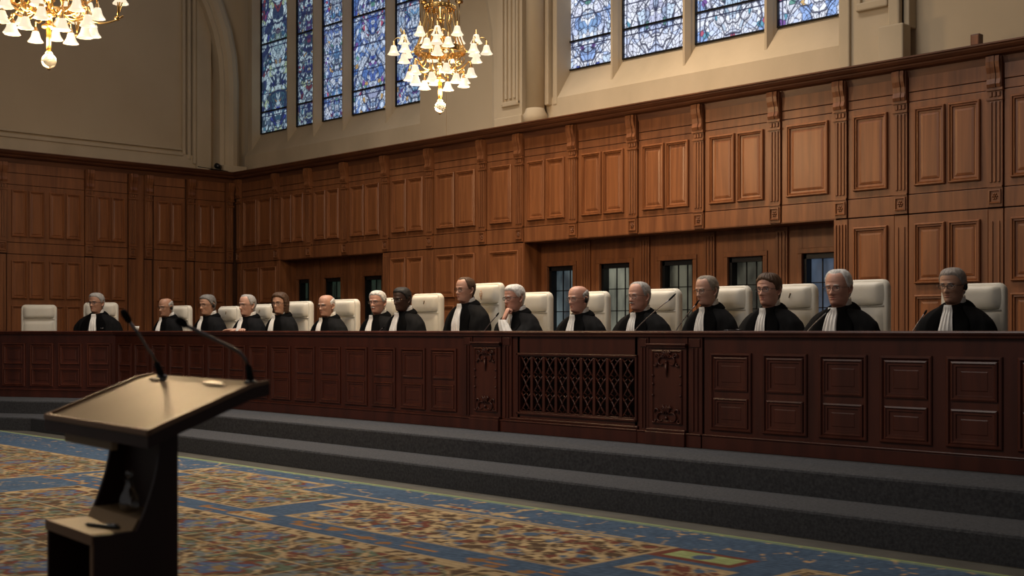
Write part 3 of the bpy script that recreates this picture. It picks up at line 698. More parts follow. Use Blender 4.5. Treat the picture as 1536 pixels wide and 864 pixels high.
# ------------------------------------------------------------------ cream leather chairs
def pillow(q, w, h, t, cx, cz, y0, n=14, sag=0.0, ex=6):
    """upholstered pad bulging towards -Y from plane y0"""
    R = []
    for i in range(n+1):
        row = []
        for j in range(n+1):
            u, v = 2*i/n-1, 2*j/n-1
            uu, vv = u*math.sqrt(1-v*v*0.10*(abs(u)**6)), v*math.sqrt(1-u*u*0.10*(abs(v)**6))
            b = (1-abs(u)**ex)*(1-abs(v)**ex)
            row.append(q.b.verts.new((cx+uu*w/2, y0-t*b**0.6-sag*(1-v*v), cz+vv*h/2)))
        R.append(row)
    for i in range(n):
        for j in range(n): q.face([R[i][j], R[i+1][j], R[i+1][j+1], R[i][j+1]], True)
def shell(q, w, h, cz, y0, y1, r=0.06):
    pts = []
    for (sx, sz) in ((1, 1), (-1, 1), (-1, -1), (1, -1)):
        a0 = {(1, 1): 0, (-1, 1): 90, (-1, -1): 180, (1, -1): 270}[(sx, sz)]
        for k in range(7):
            a = math.radians(a0+15*k); pts.append((sx*(w/2-r)+r*math.cos(a), cz+sz*(h/2-r)+r*math.sin(a)))
    def ring(y, s): 
        return [(x*(1-s*2/w), y, cz+(z-cz)*(1-s*2/h)) for x, z in pts]
    q.rings([ring(y0, 0.016), ring(y0+0.004, 0.006), ring(y0+0.016, 0), ring(y1-0.02, 0), ring(y1-0.006, 0.006), ring(y1, 0.02)])
def make_chair(presid=False):
    r = empty('office_chair'); L = M['leather']
    q = MB(); shell(q, 0.50, 0.70, 0.80, 0.015, 0.085); back_ = q.build('backrest', L, r)
    q = MB(); pillow(q, 0.45, 0.170, 0.050, 0, 1.050, 0.02, sag=0.004); hr = q.build('headrest', L, r)
    q = MB(); pillow(q, 0.45, 0.49, 0.032, 0, 0.715, 0.02); q.build('back_cushion', L, r)
    q = MB(); q.tube([(-0.222, 0.012, 0.962), (0.222, 0.012, 0.962)], 0.006, 6); q.build('seam', L, back_)
    q = MB(); q.box(-0.25, 0.25, -0.46, 0.04, 0.36, 0.45, 0.035); q.build('seat', L, r)
    q = MB(); q.tube([(0, -0.2, 0.36), (0, -0.2, 0.08)], [0.03, 0.035], 10); st = q.build('column', M['metal_dark'], r)
    for k in range(5):
        a = 2*PI*k/5; q = MB(); q.tube([(0, -0.2, 0.095), (0.27*math.cos(a), -0.2+0.27*math.sin(a), 0.065)], [0.025, 0.014], 8); lg = q.build('leg', M['chairframe'], r)
        q = MB(); q.lathe((0.27*math.cos(a), -0.2+0.27*math.sin(a), 0.002), [(0.012, 0), (0.024, 0.01), (0.024, 0.04), (0.012, 0.052)], 10); q.build('caster', M['chairframe'], lg)
    bpy.context.view_layer.update()
    return r
proto = make_chair(); km = kidmap()
CH = 0.306
chairs = [  # x, y (backrest), top z, yaw, scale-x, emblem, label
 (-16.25, 6.98, 1.470, 58, 0, 'empty cream leather chair with nobody in front of it'),
 (-15.68, 7.57, 1.500, 52, 0, 'cream leather chair behind the judge with a badge on the robe'),
 (-14.65, 8.14, 1.450, 4, 0, 'cream leather chair beside the bald-topped judge with earpiece at the far left'),
 (-13.45, 8.14, 1.425, 0, 1, 'low cream leather chair with faint mark, between two grey-haired judges on the left'),
 (-12.70, 8.14, 1.440, 0, 1, 'cream leather chair behind the judge resting both hands on the bench'),
 (-11.94, 8.14, 1.460, 3, 0, 'cream leather chair behind the brown-haired woman judge'),
 (-11.06, 8.14, 1.468, 0, 0, 'cream leather chair behind the bald judge in front of the dark left windows'),
 (-10.32, 8.14, 1.468, 0, 0, 'cream leather chair mostly hidden between the moustached white-haired judge and the black judge'),
 (-9.67, 8.14, 1.500, 0, 1, 'cream leather chair with slanted dark mark behind the black judge'),
 (-8.77, 8.14, 1.582, -4, 2, 'tallest cream leather chair with a reddish crest on its headrest'),
 (-8.14, 8.14, 1.480, 0, 0, 'cream leather chair behind the judge holding a hand to his chin'),
 (-7.44, 8.14, 1.470, 0, 0, 'cream leather chair behind the bald judge beside the leaded windows'),
 (-6.65, 8.14, 1.475, 0, 0, 'cream leather chair with a thin microphone crossing in front of it'),
 (-5.95, 8.14, 1.480, 0, 0, 'cream leather chair behind the balding judge with a receding brown-grey hairline'),
 (-5.35, 8.14, 1.480, 0, 1, 'cream leather chair with dark mark behind the judge with brown fringe'),
 (-4.75, 8.14, 1.495, 0, 0, 'cream leather chair in front of oak panels, second from the right end'),
 (-3.89, 8.14, 1.445, 2, 0, 'cream leather chair behind the separate judge at the right end'),
]
for i, (x, y, top, yaw, mark, lab) in enumerate(chairs):
    c = proto if i == 0 else copy_tree(proto, km)
    c.location = (x, y, CH); c.rotation_euler = (0, 0, math.radians(yaw)); c.scale = (0.90, 1, (top-CH)/1.15)
    tag(c, lab, 'chair', 'cream leather judges chairs')
    if mark:
        q = MB()
        if mark == 1: q.tube([(0.035, -0.036, 1.045), (0.050, -0.037, 1.080)], [0.004, 0.006], 6)
        else:
            q.tube([(0.0, -0.043, 1.005), (0.015, -0.044, 1.035), (0.020, -0.044, 1.065), (0.0, -0.044, 1.055), (-0.020, -0.044, 1.065), (-0.015, -0.044, 1.035), (0.0, -0.043, 1.005)], 0.0035, 6)
            q.tube([(-0.008, -0.044, 1.045), (0.0, -0.044, 1.030), (0.008, -0.044, 1.045)], 0.003, 6); q.tube([(-0.010, -0.044, 1.085), (0.0, -0.044, 1.072), (0.010, -0.044, 1.085)], 0.003, 6)
        o = q.build('crest' if mark == 2 else 'mark', M['redink'] if mark == 2 else M['brownmark'], c)
# ------------------------------------------------------------------ people
HH = 0.235
def crom(tab):
    t = np.array(sorted(tab)); 
    def f(s):
        x, y = t[:, 0], t[:, 1]
        if s <= x[0]: return float(y[0])
        if s >= x[-1]: return float(y[-1])
        i = int(np.searchsorted(x, s))-1; u = (s-x[i])/(x[i+1]-x[i])
        def sl(k):
            if k <= 0 or k >= len(x)-1: return 0.0
            a, b = (y[k]-y[k-1])/(x[k]-x[k-1]), (y[k+1]-y[k])/(x[k+1]-x[k])
            return 0.0 if a*b <= 0 else 2*a*b/(a+b)
        h = x[i+1]-x[i]; m0, m1 = sl(i)*h, sl(i+1)*h
        return float(y[i]*(2*u**3-3*u*u+1)+m0*(u**3-2*u*u+u)+y[i+1]*(-2*u**3+3*u*u)+m1*(u**3-u*u))
    return f
F_FRONT = crom([(1.0, 0.0), (0.992, 0.026), (0.97, 0.048), (0.93, 0.066), (0.88, 0.079), (0.8, 0.089), (0.7, 0.0945), (0.62, 0.0965), (0.56, 0.0975), (0.5, 0.0955), (0.45, 0.0945), (0.38, 0.0945), (0.3, 0.0945), (0.2, 0.0935), (0.12, 0.0915), (0.06, 0.0895), (0.025, 0.086), (0.0, 0.076), (-0.025, 0.052), (-0.06, 0.036), (-0.14, 0.032), (-0.28, 0.044), (-0.38, 0.062), (-0.5, 0.085), (-0.8, 0.11), (-1.4, 0.115), (-2.0, 0.115), (-2.5, 0.10)])
F_BACK = crom([(1.0, 0.0), (0.992, 0.030), (0.97, 0.054), (0.93, 0.075), (0.88, 0.090), (0.8, 0.102), (0.7, 0.109), (0.6, 0.110), (0.5, 0.106), (0.4, 0.097), (0.3, 0.086), (0.2, 0.077), (0.1, 0.071), (0.0, 0.068), (-0.15, 0.070), (-0.3, 0.082), (-0.45, 0.10), (-0.8, 0.115), (-1.4, 0.11), (-2.0, 0.11), (-2.5, 0.12)])
F_WID = crom([(1.0, 0.0), (0.992, 0.026), (0.97, 0.043), (0.93, 0.057), (0.88, 0.067), (0.8, 0.0745), (0.7, 0.0785), (0.6, 0.0790), (0.5, 0.077), (0.4, 0.0745), (0.3, 0.070), (0.2, 0.0655), (0.1, 0.0595), (0.02, 0.0535), (-0.05, 0.0495), (-0.12, 0.0505), (-0.2, 0.056), (-0.28, 0.072), (-0.36, 0.11), (-0.44, 0.145), (-0.55, 0.168), (-0.8, 0.172), (-1.4, 0.155), (-2.0, 0.165), (-2.5, 0.16)])
F_NOSE = crom([(0.56, 0.0), (0.5, 0.005), (0.44, 0.012), (0.38, 0.020), (0.335, 0.026), (0.31, 0.024), (0.285, 0.012), (0.26, 0.0)])
NP = 84
PHI = [2*PI*k/NP-PI for k in range(NP)]; PHI = [t-0.5*math.sin(t) for t in PHI]
def sm(a, b, x): t = min(max((x-a)/(b-a), 0), 1); return t*t*(3-2*t)
def head_point(s, ph, par):
    """s: 0 chin .. 1 crown, ph: 0 = front; returns x, forward, z in metres"""
    w, f, b = F_WID(s), F_FRONT(s), F_BACK(s)
    if s > 0.03 and s < 0.5: w *= 1+(par.get('jaw', 0))*(1-abs(s-0.2)/0.35 if abs(s-0.2) < 0.35 else 0)
    sn, cs = math.sin(ph), math.cos(ph)
    if s > -0.06:
        k = 0.34*sm(0.55, 0.02, s)*sm(-0.06, 0.02, s)
        x = w*sn*(1-k*max(cs, 0)**1.5)
        x = math.copysign(min(abs(x), w), x)
        y = f*math.copysign(abs(cs)**(0.88 if s > 0.45 else 0.95), cs) if cs > 0 else b*cs
    else: x = w*sn; y = (f if cs > 0 else b)*cs
    if cs > 0.15 and -0.05 < s < 0.75:
        ax = abs(x)
        y += F_NOSE(s)*par.get('nose', 1.0)*math.exp(-(x/(0.0085+0.008*sm(0.5, 0.32, s)))**2) if 0.25 < s < 0.57 else 0
        y -= 0.012*math.exp(-((ax-0.031)/0.016)**2-((s-0.495)/0.055)**2)
        y += 0.005*math.exp(-((ax-0.028)/0.024)**2-((s-0.575)/0.035)**2)
        y += 0.004*math.exp(-((ax-0.045)/0.02)**2-((s-0.38)/0.07)**2)
        y -= 0.0035*math.exp(-((s-0.205)/0.012)**2-(ax/0.024)**4)
        y += 0.0045*math.exp(-((s-0.238)/0.02)**2-(ax/0.021)**4)+0.0045*math.exp(-((s-0.172)/0.018)**2-(ax/0.019)**4)+0.0055*math.exp(-((s-0.06)/0.045)**2-(ax/0.022)**2)
        y -= 0.003*math.exp(-((ax-0.030-0.35*(0.3-s)*HH)/0.006)**2)*sm(0.14, 0.2, s)*sm(0.33, 0.26, s)   # smile folds
        y -= 0.002*math.exp(-((s-0.66)/0.008)**2-(ax/0.04)**4)*par.get('lines', 1)
    a = abs(ph)
    ear = 0.25*math.exp(-((a-1.72)/0.19)**2)*math.exp(-(((s-0.445)+(a-1.72)*-0.1)/0.105)**4)
    rimf = 0.65+0.35*min(1, (((a-1.70)/0.12)**2+((s-0.45)/0.09)**2))
    x += math.copysign(0.026*ear*rimf, x)
    if ear > 0.05: y -= 0.006*ear
    return x, y, s*HH
S_LV = [1.0, 0.9975, 0.99, 0.978, 0.962, 0.94]+[0.915-0.0245*k for k in range(11)]+[0.66-0.0135*k for k in range(51)]
S_LV = [s for s in S_LV if s > -0.02]+[-0.03, -0.045, -0.06, -0.08, -0.11, -0.15, -0.19, -0.23, -0.27, -0.31, -0.35, -0.39, -0.43, -0.48, -0.55, -0.65, -0.8, -1.0, -1.3, -1.6, -1.9, -2.1, -2.2]
def transform_head(p, par, s):
    """nod/turn/tilt about the neck base, fading out towards the shoulders; local frame faces -Y"""
    k = sm(-0.32, 0.0, s); x, f, z = p
    v = Vector((x, -f, z)); piv = Vector((0, 0.03, -0.12*1.0*HH))
    e = Matrix.Rotation(math.radians(par.get('turn', 0))*k, 3, 'Z') @ Matrix.Rotation(math.radians(par.get('nod', 0))*k, 3, 'X') @ Matrix.Rotation(math.radians(par.get('tilt', 0))*k, 3, 'Y')
    v = piv+e @ (v-piv)
    v.y += -0.035*sm(-0.45, -0.05, s)+0.035                            # head carried a little forward
    return v
def hand_mesh(q, base, R, curl, side=1, thumb=0.6, sc=1.0):
    """palm with four unequal curled fingers and a thumb leaving its side; local: +z fingers, +x thumb side, -y palm"""
    def T(p): v = Vector((p[0]*side, p[1], p[2]))*sc; return tuple(Vector(base)+R @ v)
    n = 12; rings = []
    for z, w, t in ((-0.03, 0.026, 0.020), (0.0, 0.028, 0.019), (0.03, 0.037, 0.0175), (0.06, 0.041, 0.016), (0.085, 0.041, 0.0135), (0.097, 0.037, 0.010)):
        rings.append([T((w*math.cos(2*PI*k/n), t*math.sin(2*PI*k/n), z)) for k in range(n)])
    q.rings(rings)
    for i, (x, ln, dz) in enumerate(((0.030, 0.072, 0.0), (0.0105, 0.080, 0.004), (-0.0095, 0.075, 0.002), (-0.029, 0.060, -0.006))):
        p = Vector((x, 0, 0.086+dz)); a = 0.0; pts = [tuple(p-Vector((0, 0, 0.02)))]; pts.append(tuple(p))
        for seg, c in zip((0.45, 0.30, 0.25), curl):
            a += c*(1+0.08*i); d = Vector((0, -math.sin(a), math.cos(a)))
            for h in (0.5, 1.0): pts.append(tuple(p+d*ln*seg*h))
            p = p+d*ln*seg
        rr = [0.0095, 0.0095, 0.009, 0.009, 0.0085, 0.0082, 0.0078, 0.006]
        q.tube([T(a_) for a_ in pts], [r*sc*(0.92 if i == 3 else 1) for r in rr], 8)
    q.tube([T(a_) for a_ in ((0.020, -0.004, 0.012), (0.036, -0.012, 0.034), (0.046, -0.012-0.014*thumb, 0.056), (0.046-0.016*thumb, -0.014-0.026*thumb, 0.084))], [0.015*sc, 0.0125*sc, 0.0105*sc, 0.0075*sc], 8)
def remeshed(me, vox):
    o = bpy.data.objects.new('tmp', me); COL.objects.link(o); md = o.modifiers.new('r', 'REMESH'); md.mode = 'VOXEL'; md.voxel_size = vox
    dg = bpy.context.evaluated_depsgraph_get(); out = bpy.data.meshes.new_from_object(o.evaluated_get(dg)); bpy.data.objects.remove(o); return out
def smooth_mesh(me, n=4, f=0.5):
    b = bmesh.new(); b.from_mesh(me)
    for _ in range(n): bmesh.ops.smooth_vert(b, verts=b.verts[:], factor=f, use_axis_x=True, use_axis_y=True, use_axis_z=True)
    for fc in b.faces: fc.smooth = True
    b.normal_update(); b.to_mesh(me); b.free()
# robes: chin bottom is local z = 0, body centre at y = 0.035
ARMS = {'desk': ((0.20, 0.04, -0.165), (0.245, 0.0, -0.38), (0.10, -0.17, -0.42)),
        'chin': ((0.19, 0.03, -0.17), (0.16, -0.20, -0.32), (0.060, -0.235, -0.285)),
        'ledge': ((0.20, 0.03, -0.165), (0.245, -0.01, -0.38), (0.085, -0.07, -0.215))}
def make_robe(seed, wide=1.0, arms=('desk', 'desk')):
    q = MB(); n = 40
    rows = [(-0.004, 0.070, 0.056, 0.092), (-0.020, 0.092, 0.066, 0.102), (-0.038, 0.130, 0.082, 0.112), (-0.060, 0.178, 0.100, 0.120), (-0.090, 0.222, 0.116, 0.127), (-0.135, 0.262, 0.132, 0.132), (-0.20, 0.298, 0.146, 0.134), (-0.29, 0.315, 0.155, 0.134), (-0.42, 0.30, 0.16, 0.13), (-0.50, 0.28, 0.165, 0.13)]
    rings = []
    for z, w, f, b in rows:
        r = []
        for j in range(n):
            a = 2*PI*j/n; c = math.cos(a)
            r.append((w*wide*math.sin(a), 0.035-(f if c > 0 else b)*math.copysign(abs(c)**0.85, c), z+0.045*max(0, -c)*(1 if z > -0.10 else 0.4)*math.exp(-(math.sin(a)/0.6)**2)))
        rings.append(r)
    q.rings(rings)
    for sg, kind in zip((-1, 1), arms):
        sh, el, wr = [Vector((p[0]*sg*wide, p[1], p[2])) for p in ARMS[kind]]
        if kind == 'chin': wr.x = 0.045
        pts = [sh+Vector((-sg*0.05, 0, 0.02)), sh, (sh*0.5+el*0.5)+Vector((sg*0.012, 0.012, 0.0)), el, el*0.5+wr*0.5, wr]
        q.tube([tuple(p) for p in pts], [0.070, 0.078, 0.088, 0.085, 0.080, 0.074], 14)
    me = remeshed(q.mesh('robe'), 0.016); smooth_mesh(me, 5)
    r2 = random.Random(seed); off = Vector((r2.random()*50, r2.random()*50, r2.random()*50))
    for v in me.vertices:
        c = v.co; k = sm(-0.07, -0.16, c.z)
        a = noise.noise(Vector((c.x*15, c.y*13, c.z*4.5))+off)+0.5*noise.noise(Vector((c.x*30, c.y*26, c.z*8))+off)
        v.co = c+v.normal*(0.011*a*k)
    smooth_mesh(me, 1, 0.35)
    return me
def drape(me):
    bv = BVHTree.FromPolygons([v.co.copy() for v in me.vertices], [tuple(p.vertices) for p in me.polygons])
    def hit(x, z, lift):
        h = bv.ray_cast(Vector((x, -0.28, z)), Vector((0, 1, 0)), 1.0)
        return Vector((x, (h[0].y if h[0] else -0.03)-lift, z))
    return hit
def strip_mesh(q, rows):
    R = [[q.b.verts.new(p) for p in r] for r in rows]
    for i in range(len(R)-1):
        for j in range(len(R[0])-1): q.face([R[i][j], R[i+1][j], R[i+1][j+1], R[i][j+1]], True)
def solid(me, t):
    o = bpy.data.objects.new('tmp', me); COL.objects.link(o); md = o.modifiers.new('s', 'SOLIDIFY'); md.thickness = t; md.offset = 1
    dg = bpy.context.evaluated_depsgraph_get(); out = bpy.data.meshes.new_from_object(o.evaluated_get(dg)); bpy.data.objects.remove(o)
    for p in out.polygons: p.use_smooth = True
    return out
def collar_z(a): return -0.022+0.038*(0.5-0.5*math.cos(a))             # a = angle from front; higher at the nape
def robe_set(seed, wide=1.0, arms=('desk', 'desk'), jw=1.0, lean=0.0):
    """robe, velvet facing, jabot and shirt collar meshes shared by a few people"""
    rm = make_robe(seed, wide, arms); hit = drape(rm); r2 = random.Random(seed+99)
    q = MB(); rows = []                                               # velvet facing: down both fronts and round the neck
    for sg in (-1, 1):
        rows = []
        for i in range(15):
            t = i/14; z = -0.035-0.40*t; x0 = 0.034+0.036*t+0.012*math.sin(t*3); x1 = 0.072+0.085*sm(0, 0.35, t)+0.01*t
            rows.append([hit(sg*(x0+(x1-x0)*j/7), z-0.02*(1-t)*j/7*-1.2, 0.005+0.004*math.sin(PI*j/7)) for j in range(8)])
        strip_mesh(q, rows)
    rows = []
    for i in range(29):
        a = PI*0.16+(2*PI-0.32*PI)*i/28; c = math.cos(a); row = []
        for j in range(5):
            u = j/4; w = 0.072+0.060*u; f = (0.060 if c > 0 else 0.092)+0.034*u
            row.append(Vector((w*math.sin(a), 0.035-f*c, collar_z(a)-0.002+0.006*max(0, -c)-0.034*u*u-0.008*u)))
        rows.append(row)
    strip_mesh(q, rows)
    bmesh.ops.recalc_face_normals(q.b, faces=q.b.faces[:]); vm = bpy.data.meshes.new('velvet_facing'); q.b.to_mesh(vm); q.b.free(); vm = solid(vm, 0.003)
    q = MB(); rows = []                                               # pleated jabot
    for i in range(17):
        t = i/16; z = -0.025-0.335*t; w = (0.026+0.042*t**0.8)*jw
        row = []
        for j in range(25):
            u = 2*j/24-1; x = u*w+0.012*t*lean
            ple = 0.006*sm(0.02, 0.2, t)*math.sin(u*11+seed+1.2*math.sin(t*5))+0.003*math.sin(u*23+t*4)
            p = hit(x, min(z, -0.065), 0.016+0.006*(1-u*u)+ple); 
            if z > -0.065: p = Vector((x, min(p.y, -0.028)+0.0*t, z))
            row.append(p)
        rows.append(row)
    strip_mesh(q, rows); jm = bpy.data.meshes.new('jabot'); bmesh.ops.recalc_face_normals(q.b, faces=q.b.faces[:]); q.b.to_mesh(jm); q.b.free(); jm = solid(jm, 0.003)
    q = MB(); rows = []                                               # stand collar with wing points and bow knot
    for i in range(33):
        a = PI*0.05+(2*PI-0.10*PI)*i/32; c = math.cos(a); row = []
        for j in range(4):
            u = j/3; w = 0.0585+0.006*u; f = (0.047 if c > 0 else 0.075)+0.007*u
            row.append(Vector((w*math.sin(a), 0.035-f*c, collar_z(a)+0.036-0.048*u-0.006*max(0, c)*(1-u))))
        rows.append(row)
    strip_mesh(q, rows)
    for sg in (-1, 1): strip_mesh(q, [[Vector((sg*0.010, -0.022, -0.030)), Vector((sg*0.016, -0.026, -0.055)), Vector((sg*0.022, -0.024, -0.075))], [Vector((sg*0.046, -0.010, -0.022)), Vector((sg*0.056, -0.018, -0.050)), Vector((sg*0.052, -0.026, -0.082))]])
    q.blob((0, -0.026, -0.045), (0.015, 0.011, 0.014), 10, 8)
    bmesh.ops.recalc_face_normals(q.b, faces=q.b.faces[:]); cm = bpy.data.meshes.new('shirt_collar'); q.b.to_mesh(cm); q.b.free()
    cm = solid(cm, 0.0025)
    for me, k in ((rm, 'robe'), (vm, 'velvet'), (jm, 'linen'), (cm, 'linen')): me.materials.clear(); me.materials.append(M[k])
    return rm, vm, jm, cm
SKIN = {}
def skin(c):
    if c not in SKIN:
        m = varied('skin_%d' % len(SKIN), tuple(v*0.86 for v in c), tuple(min(1, v*1.10) for v in c), (22, 22, 22), 0.48, 0.4, 4, 0.08, 120)
        b = m.node_tree.nodes['Principled BSDF']; b.inputs['Subsurface Weight'].default_value = 0.0
        lip = mat('lip_%d' % len(SKIN), (c[0]*0.75, c[1]*0.52, c[2]*0.50), 0.45, 0.4)
        SKIN[c] = (m, lip)
    return SKIN[c]
HAIRM = {}
def hairmat(c):
    if c not in HAIRM: HAIRM[c] = varied('hair_%d' % len(HAIRM), tuple(v*0.65 for v in c), tuple(min(1, v*1.15) for v in c), (140, 60, 40), 0.6, 0.35, 4, 0.35, 260)
    return HAIRM[c]
def hairline(style, a):
    """lowest s with hair at |angle| a (radians); and the highest s"""
    d = math.degrees(a)
    side = np.interp(d, [0, 50, 62, 76, 84, 92, 98, 112, 122, 180], [9, 9, 9, .62, .50, .44, .62, .60, .20, .12])
    if style == 'full':   lo = np.interp(d, [0, 30, 48, 60, 70, 78, 84, 92, 98, 112, 122, 180], [.80, .80, .77, .72, .64, .56, .49, .43, .60, .60, .20, .10]); hi = 2
    elif style == 'fringe': lo = np.interp(d, [0, 25, 45, 58, 70, 78, 84, 92, 98, 112, 122, 180], [.80, .77, .71, .70, .62, .52, .45, .38, .55, .58, .18, .06]); hi = 2
    elif style == 'receding': lo = np.interp(d, [0, 20, 40, 55, 66, 76, 84, 92, 98, 112, 122, 180], [.905, .905, .93, .90, .76, .60, .50, .44, .60, .60, .20, .10]); hi = 2
    elif style == 'bald': lo = np.interp(d, [0, 66, 74, 82, 88, 92, 98, 112, 122, 180], [9, 9, .74, .56, .48, .43, .60, .60, .20, .12]); hi = np.interp(d, [0, 70, 84, 105, 140, 180], [.50, .60, .73, .83, .87, .83])
    elif style == 'thin': lo = np.interp(d, [0, 40, 58, 70, 80, 86, 92, 98, 112, 122, 180], [.94, .95, .90, .72, .56, .48, .43, .60, .60, .20, .11]); hi = 2
    elif style == 'bob': lo = np.interp(d, [0, 20, 42, 60, 72, 82, 90, 180], [.81, .80, .76, .68, .46, .14, -.02, -.06]); hi = 2
    return float(lo), (float(hi) if not isinstance(hi, int) else 2.0)
def make_person(P):
    root = empty('person', (P['x'], P['y'], 0), math.radians(P.get('yaw', 0)))
    zc = P['top']-HH*P.get('sc', 0.93)                                 # chin level
    sc = P.get('sc', 0.93)
    tag(root, P['label'], 'person', 'robed judges behind the bench')
    sk, lip = skin(P['skin']); seed = P['seed']; r2 = random.Random(seed)
    up = lambda v: Vector((v.x*sc, v.y*sc, v.z*sc+zc))
    # body: crown to hips in one surface, with arms and legs
    q = MB(); rings = []; pts = []
    for s in S_LV:
        row = [transform_head(head_point(s if s < 1 else 0.9999, a, P), P, s) for a in PHI]
        pts.append(row); rings.append([up(v) for v in row])
    R = q.rings(rings)
    for f in q.b.faces: f.material_index = 0
    for i, s in enumerate(S_LV[:-1]):
        if 0.155 < s < 0.235:
            for j in range(NP):
                if abs(pts[i][j].x) < 0.5 and abs(PHI[j]) < 0.28*(1-((s-0.197)/0.05)**2*0.5):
                    f = [f for f in R[i][j].link_faces if R[i+1][(j+1) % NP] in f.verts]
                    for g in f: g.material_index = 1
    def part_start(): return set(q.b.faces)
    arms = P.get('arms', ('desk', 'desk'))
    for sg, kind in zip((-1, 1), arms):
        sh, el, wr = [Vector((p[0]*sg*0.92, p[1], p[2])) for p in ARMS[kind]]
        if kind == 'chin': wr = Vector((0.045, -0.225, -0.13))
        q.tube([tuple(up(p)) for p in (sh+Vector((-sg*0.07, 0.0, 0.0)), sh, el*0.5+sh*0.5, el, el*0.5+wr*0.5, wr)], [0.045, 0.05, 0.043, 0.036, 0.032, 0.027], 10)
        if kind == 'desk': hand_mesh(q, up(wr), Matrix.Rotation(sg*0.75, 3, 'Z') @ Matrix.Rotation(1.45, 3, 'X'), (0.35, 0.5, 0.4), sg*-1, 0.5)
        if kind == 'ledge': hand_mesh(q, up(wr+Vector((-sg*0.01, -0.03, 0.038))), Matrix.Rotation(sg*0.95, 3, 'Z') @ Matrix.Rotation(1.54, 3, 'X'), (0.10, 0.22, 0.18), sg*-1, 0.5)
        if kind == 'chin': hand_mesh(q, up(Vector((0.040, -0.185, -0.085))), Matrix.Rotation(-0.35, 3, 'Z') @ Matrix.Rotation(-0.42, 3, 'X') @ Matrix.Rotation(PI, 3, 'Z'), (1.15, 1.3, 0.7), 1, 1.0, 0.95)
    hip = -2.35*HH
    for sg in (-1, 1):
        q.tube([tuple(up(Vector(p))) for p in ((sg*0.09, 0.03, hip+0.12), (sg*0.10, -0.16, hip+0.12), (sg*0.11, -0.33, hip+0.11), (sg*0.115, -0.355, hip-0.16))] + [(sg*0.11*sc, -0.33*sc, 0.40), (sg*0.115*sc, -0.42*sc, 0.345)], [0.075, 0.075, 0.060, 0.053, 0.042, 0.036], 10)
    n0 = len(q.b.faces)
    for sg in (-1, 1):                                                # ears: shell, rim and lobe
        def E(a, b, o): return up(transform_head((sg*(0.0775+o+0.42*max(0.0, -b)), -0.004+b, 0.445*HH+a), P, 0.5))
        rim = [(-0.004, 0.008), (0.012, 0.012), (0.024, 0.009), (0.031, -0.003), (0.028, -0.017), (0.015, -0.024), (-0.003, -0.021), (-0.018, -0.012), (-0.027, -0.003), (-0.030, 0.005)]
        q.tube([tuple(E(a, b, 0.004)) for a, b in rim], [0.0035*sc, 0.0042*sc, 0.0045*sc, 0.0048*sc, 0.005*sc, 0.005*sc, 0.005*sc, 0.0055*sc, 0.0065*sc, 0.005*sc], 8)
        c = q.b.verts.new(E(0.0, -0.006, -0.004)); rv = [q.b.verts.new(E(a, b, 0.003)) for a, b in rim]
        for k in range(len(rv)): q.face([c, rv[k], rv[(k+1) % len(rv)]], True)
    for sg in (-1, 1):                                                # eyeballs set in their sockets
        c = transform_head((sg*0.031, 0.071, 0.492*HH), P, 0.5); before = set(q.b.faces)
        q.blob(up(c), (0.0125*sc, 0.0112*sc, 0.0056*sc), 12, 8)
        for f in set(q.b.faces)-before: f.material_index = 2
        g = transform_head((sg*0.031-0.0005, 0.0785, 0.488*HH), P, 0.5); before = set(q.b.faces)
        q.blob(up(g), (0.0056*sc, 0.0042*sc, 0.0054*sc), 10, 6)
        for f in set(q.b.faces)-before: f.material_index = 3
    q.build('body', [sk, lip, M['eye'], M['iris']], root)
    # hair shell
    if P['style'] != 'none':
        hb = MB(); th = P.get('thick', 0.006 if P['style'] == 'bald' else 0.010); V = {}; off = Vector((seed*3.1, seed*1.7, 0)); style = P['style']
        lv = [i for i, s in enumerate(S_LV) if s > -0.2]
        def mk(i, j):
            s, a = S_LV[i], PHI[j]; lo, hi = hairline(style, abs(a)); lo += 0.012*noise.noise(Vector((a*9, s*9, seed)))
            return sm(lo-0.02, lo+0.06, s)*sm(hi+0.03, hi-0.06, s)
        def vert(i, j):
            j %= NP
            if (i, j) in V: return V[i, j]
            s, a = S_LV[i], PHI[j]; m = mk(i, j); p = Vector(head_point(min(s, 0.9999), a, P)); aa = abs(a)
            if style == 'bob':
                t = th*(0.9+0.5*sm(0.8, 0.3, s)*sm(0.7, 1.2, aa)); 
                base = Vector((math.sin(a)*max(F_WID(s), 0.072 if s < 0.6 else 0), math.cos(a)*(F_FRONT(s) if math.cos(a) > 0 else max(F_BACK(s), 0.085 if s < 0.4 else 0)), p.z)); p = base if s < 0.75 else p
            else: t = th*(1.0+0.25*sm(0.9, 0.5, s)) ; p = Vector((math.sin(a)*F_WID(s), p.y, p.z)) if abs(aa-1.72) < 0.35 and 0.3 < s < 0.6 else p
            d = Vector((math.sin(a)*(1-sm(0.7, 1, s)*0.6), math.cos(a)*(1-sm(0.7, 1, s)*0.6), sm(0.6, 1.0, s))).normalized()
            wv = 0.5*noise.noise(Vector((a*6, s*10, 0))+off)+0.35*noise.noise(Vector((a*17, s*14, 5))+off)
            if style == 'fringe': wv += 0.5*math.exp(-((a+0.3)/0.6)**2)*sm(0.75, 0.95, s)+0.25*math.sin(a*22+s*6)
            if style == 'bob': wv += 0.35*math.sin(a*15+s*9)*sm(0.9, 0.5, s)
            p = p+d*(t*m*(1+0.55*wv)-0.0035*(1-m))
            V[i, j] = hb.b.verts.new(up(transform_head(tuple(p), P, max(s, 0.02) if style == 'bob' else s))); return V[i, j]
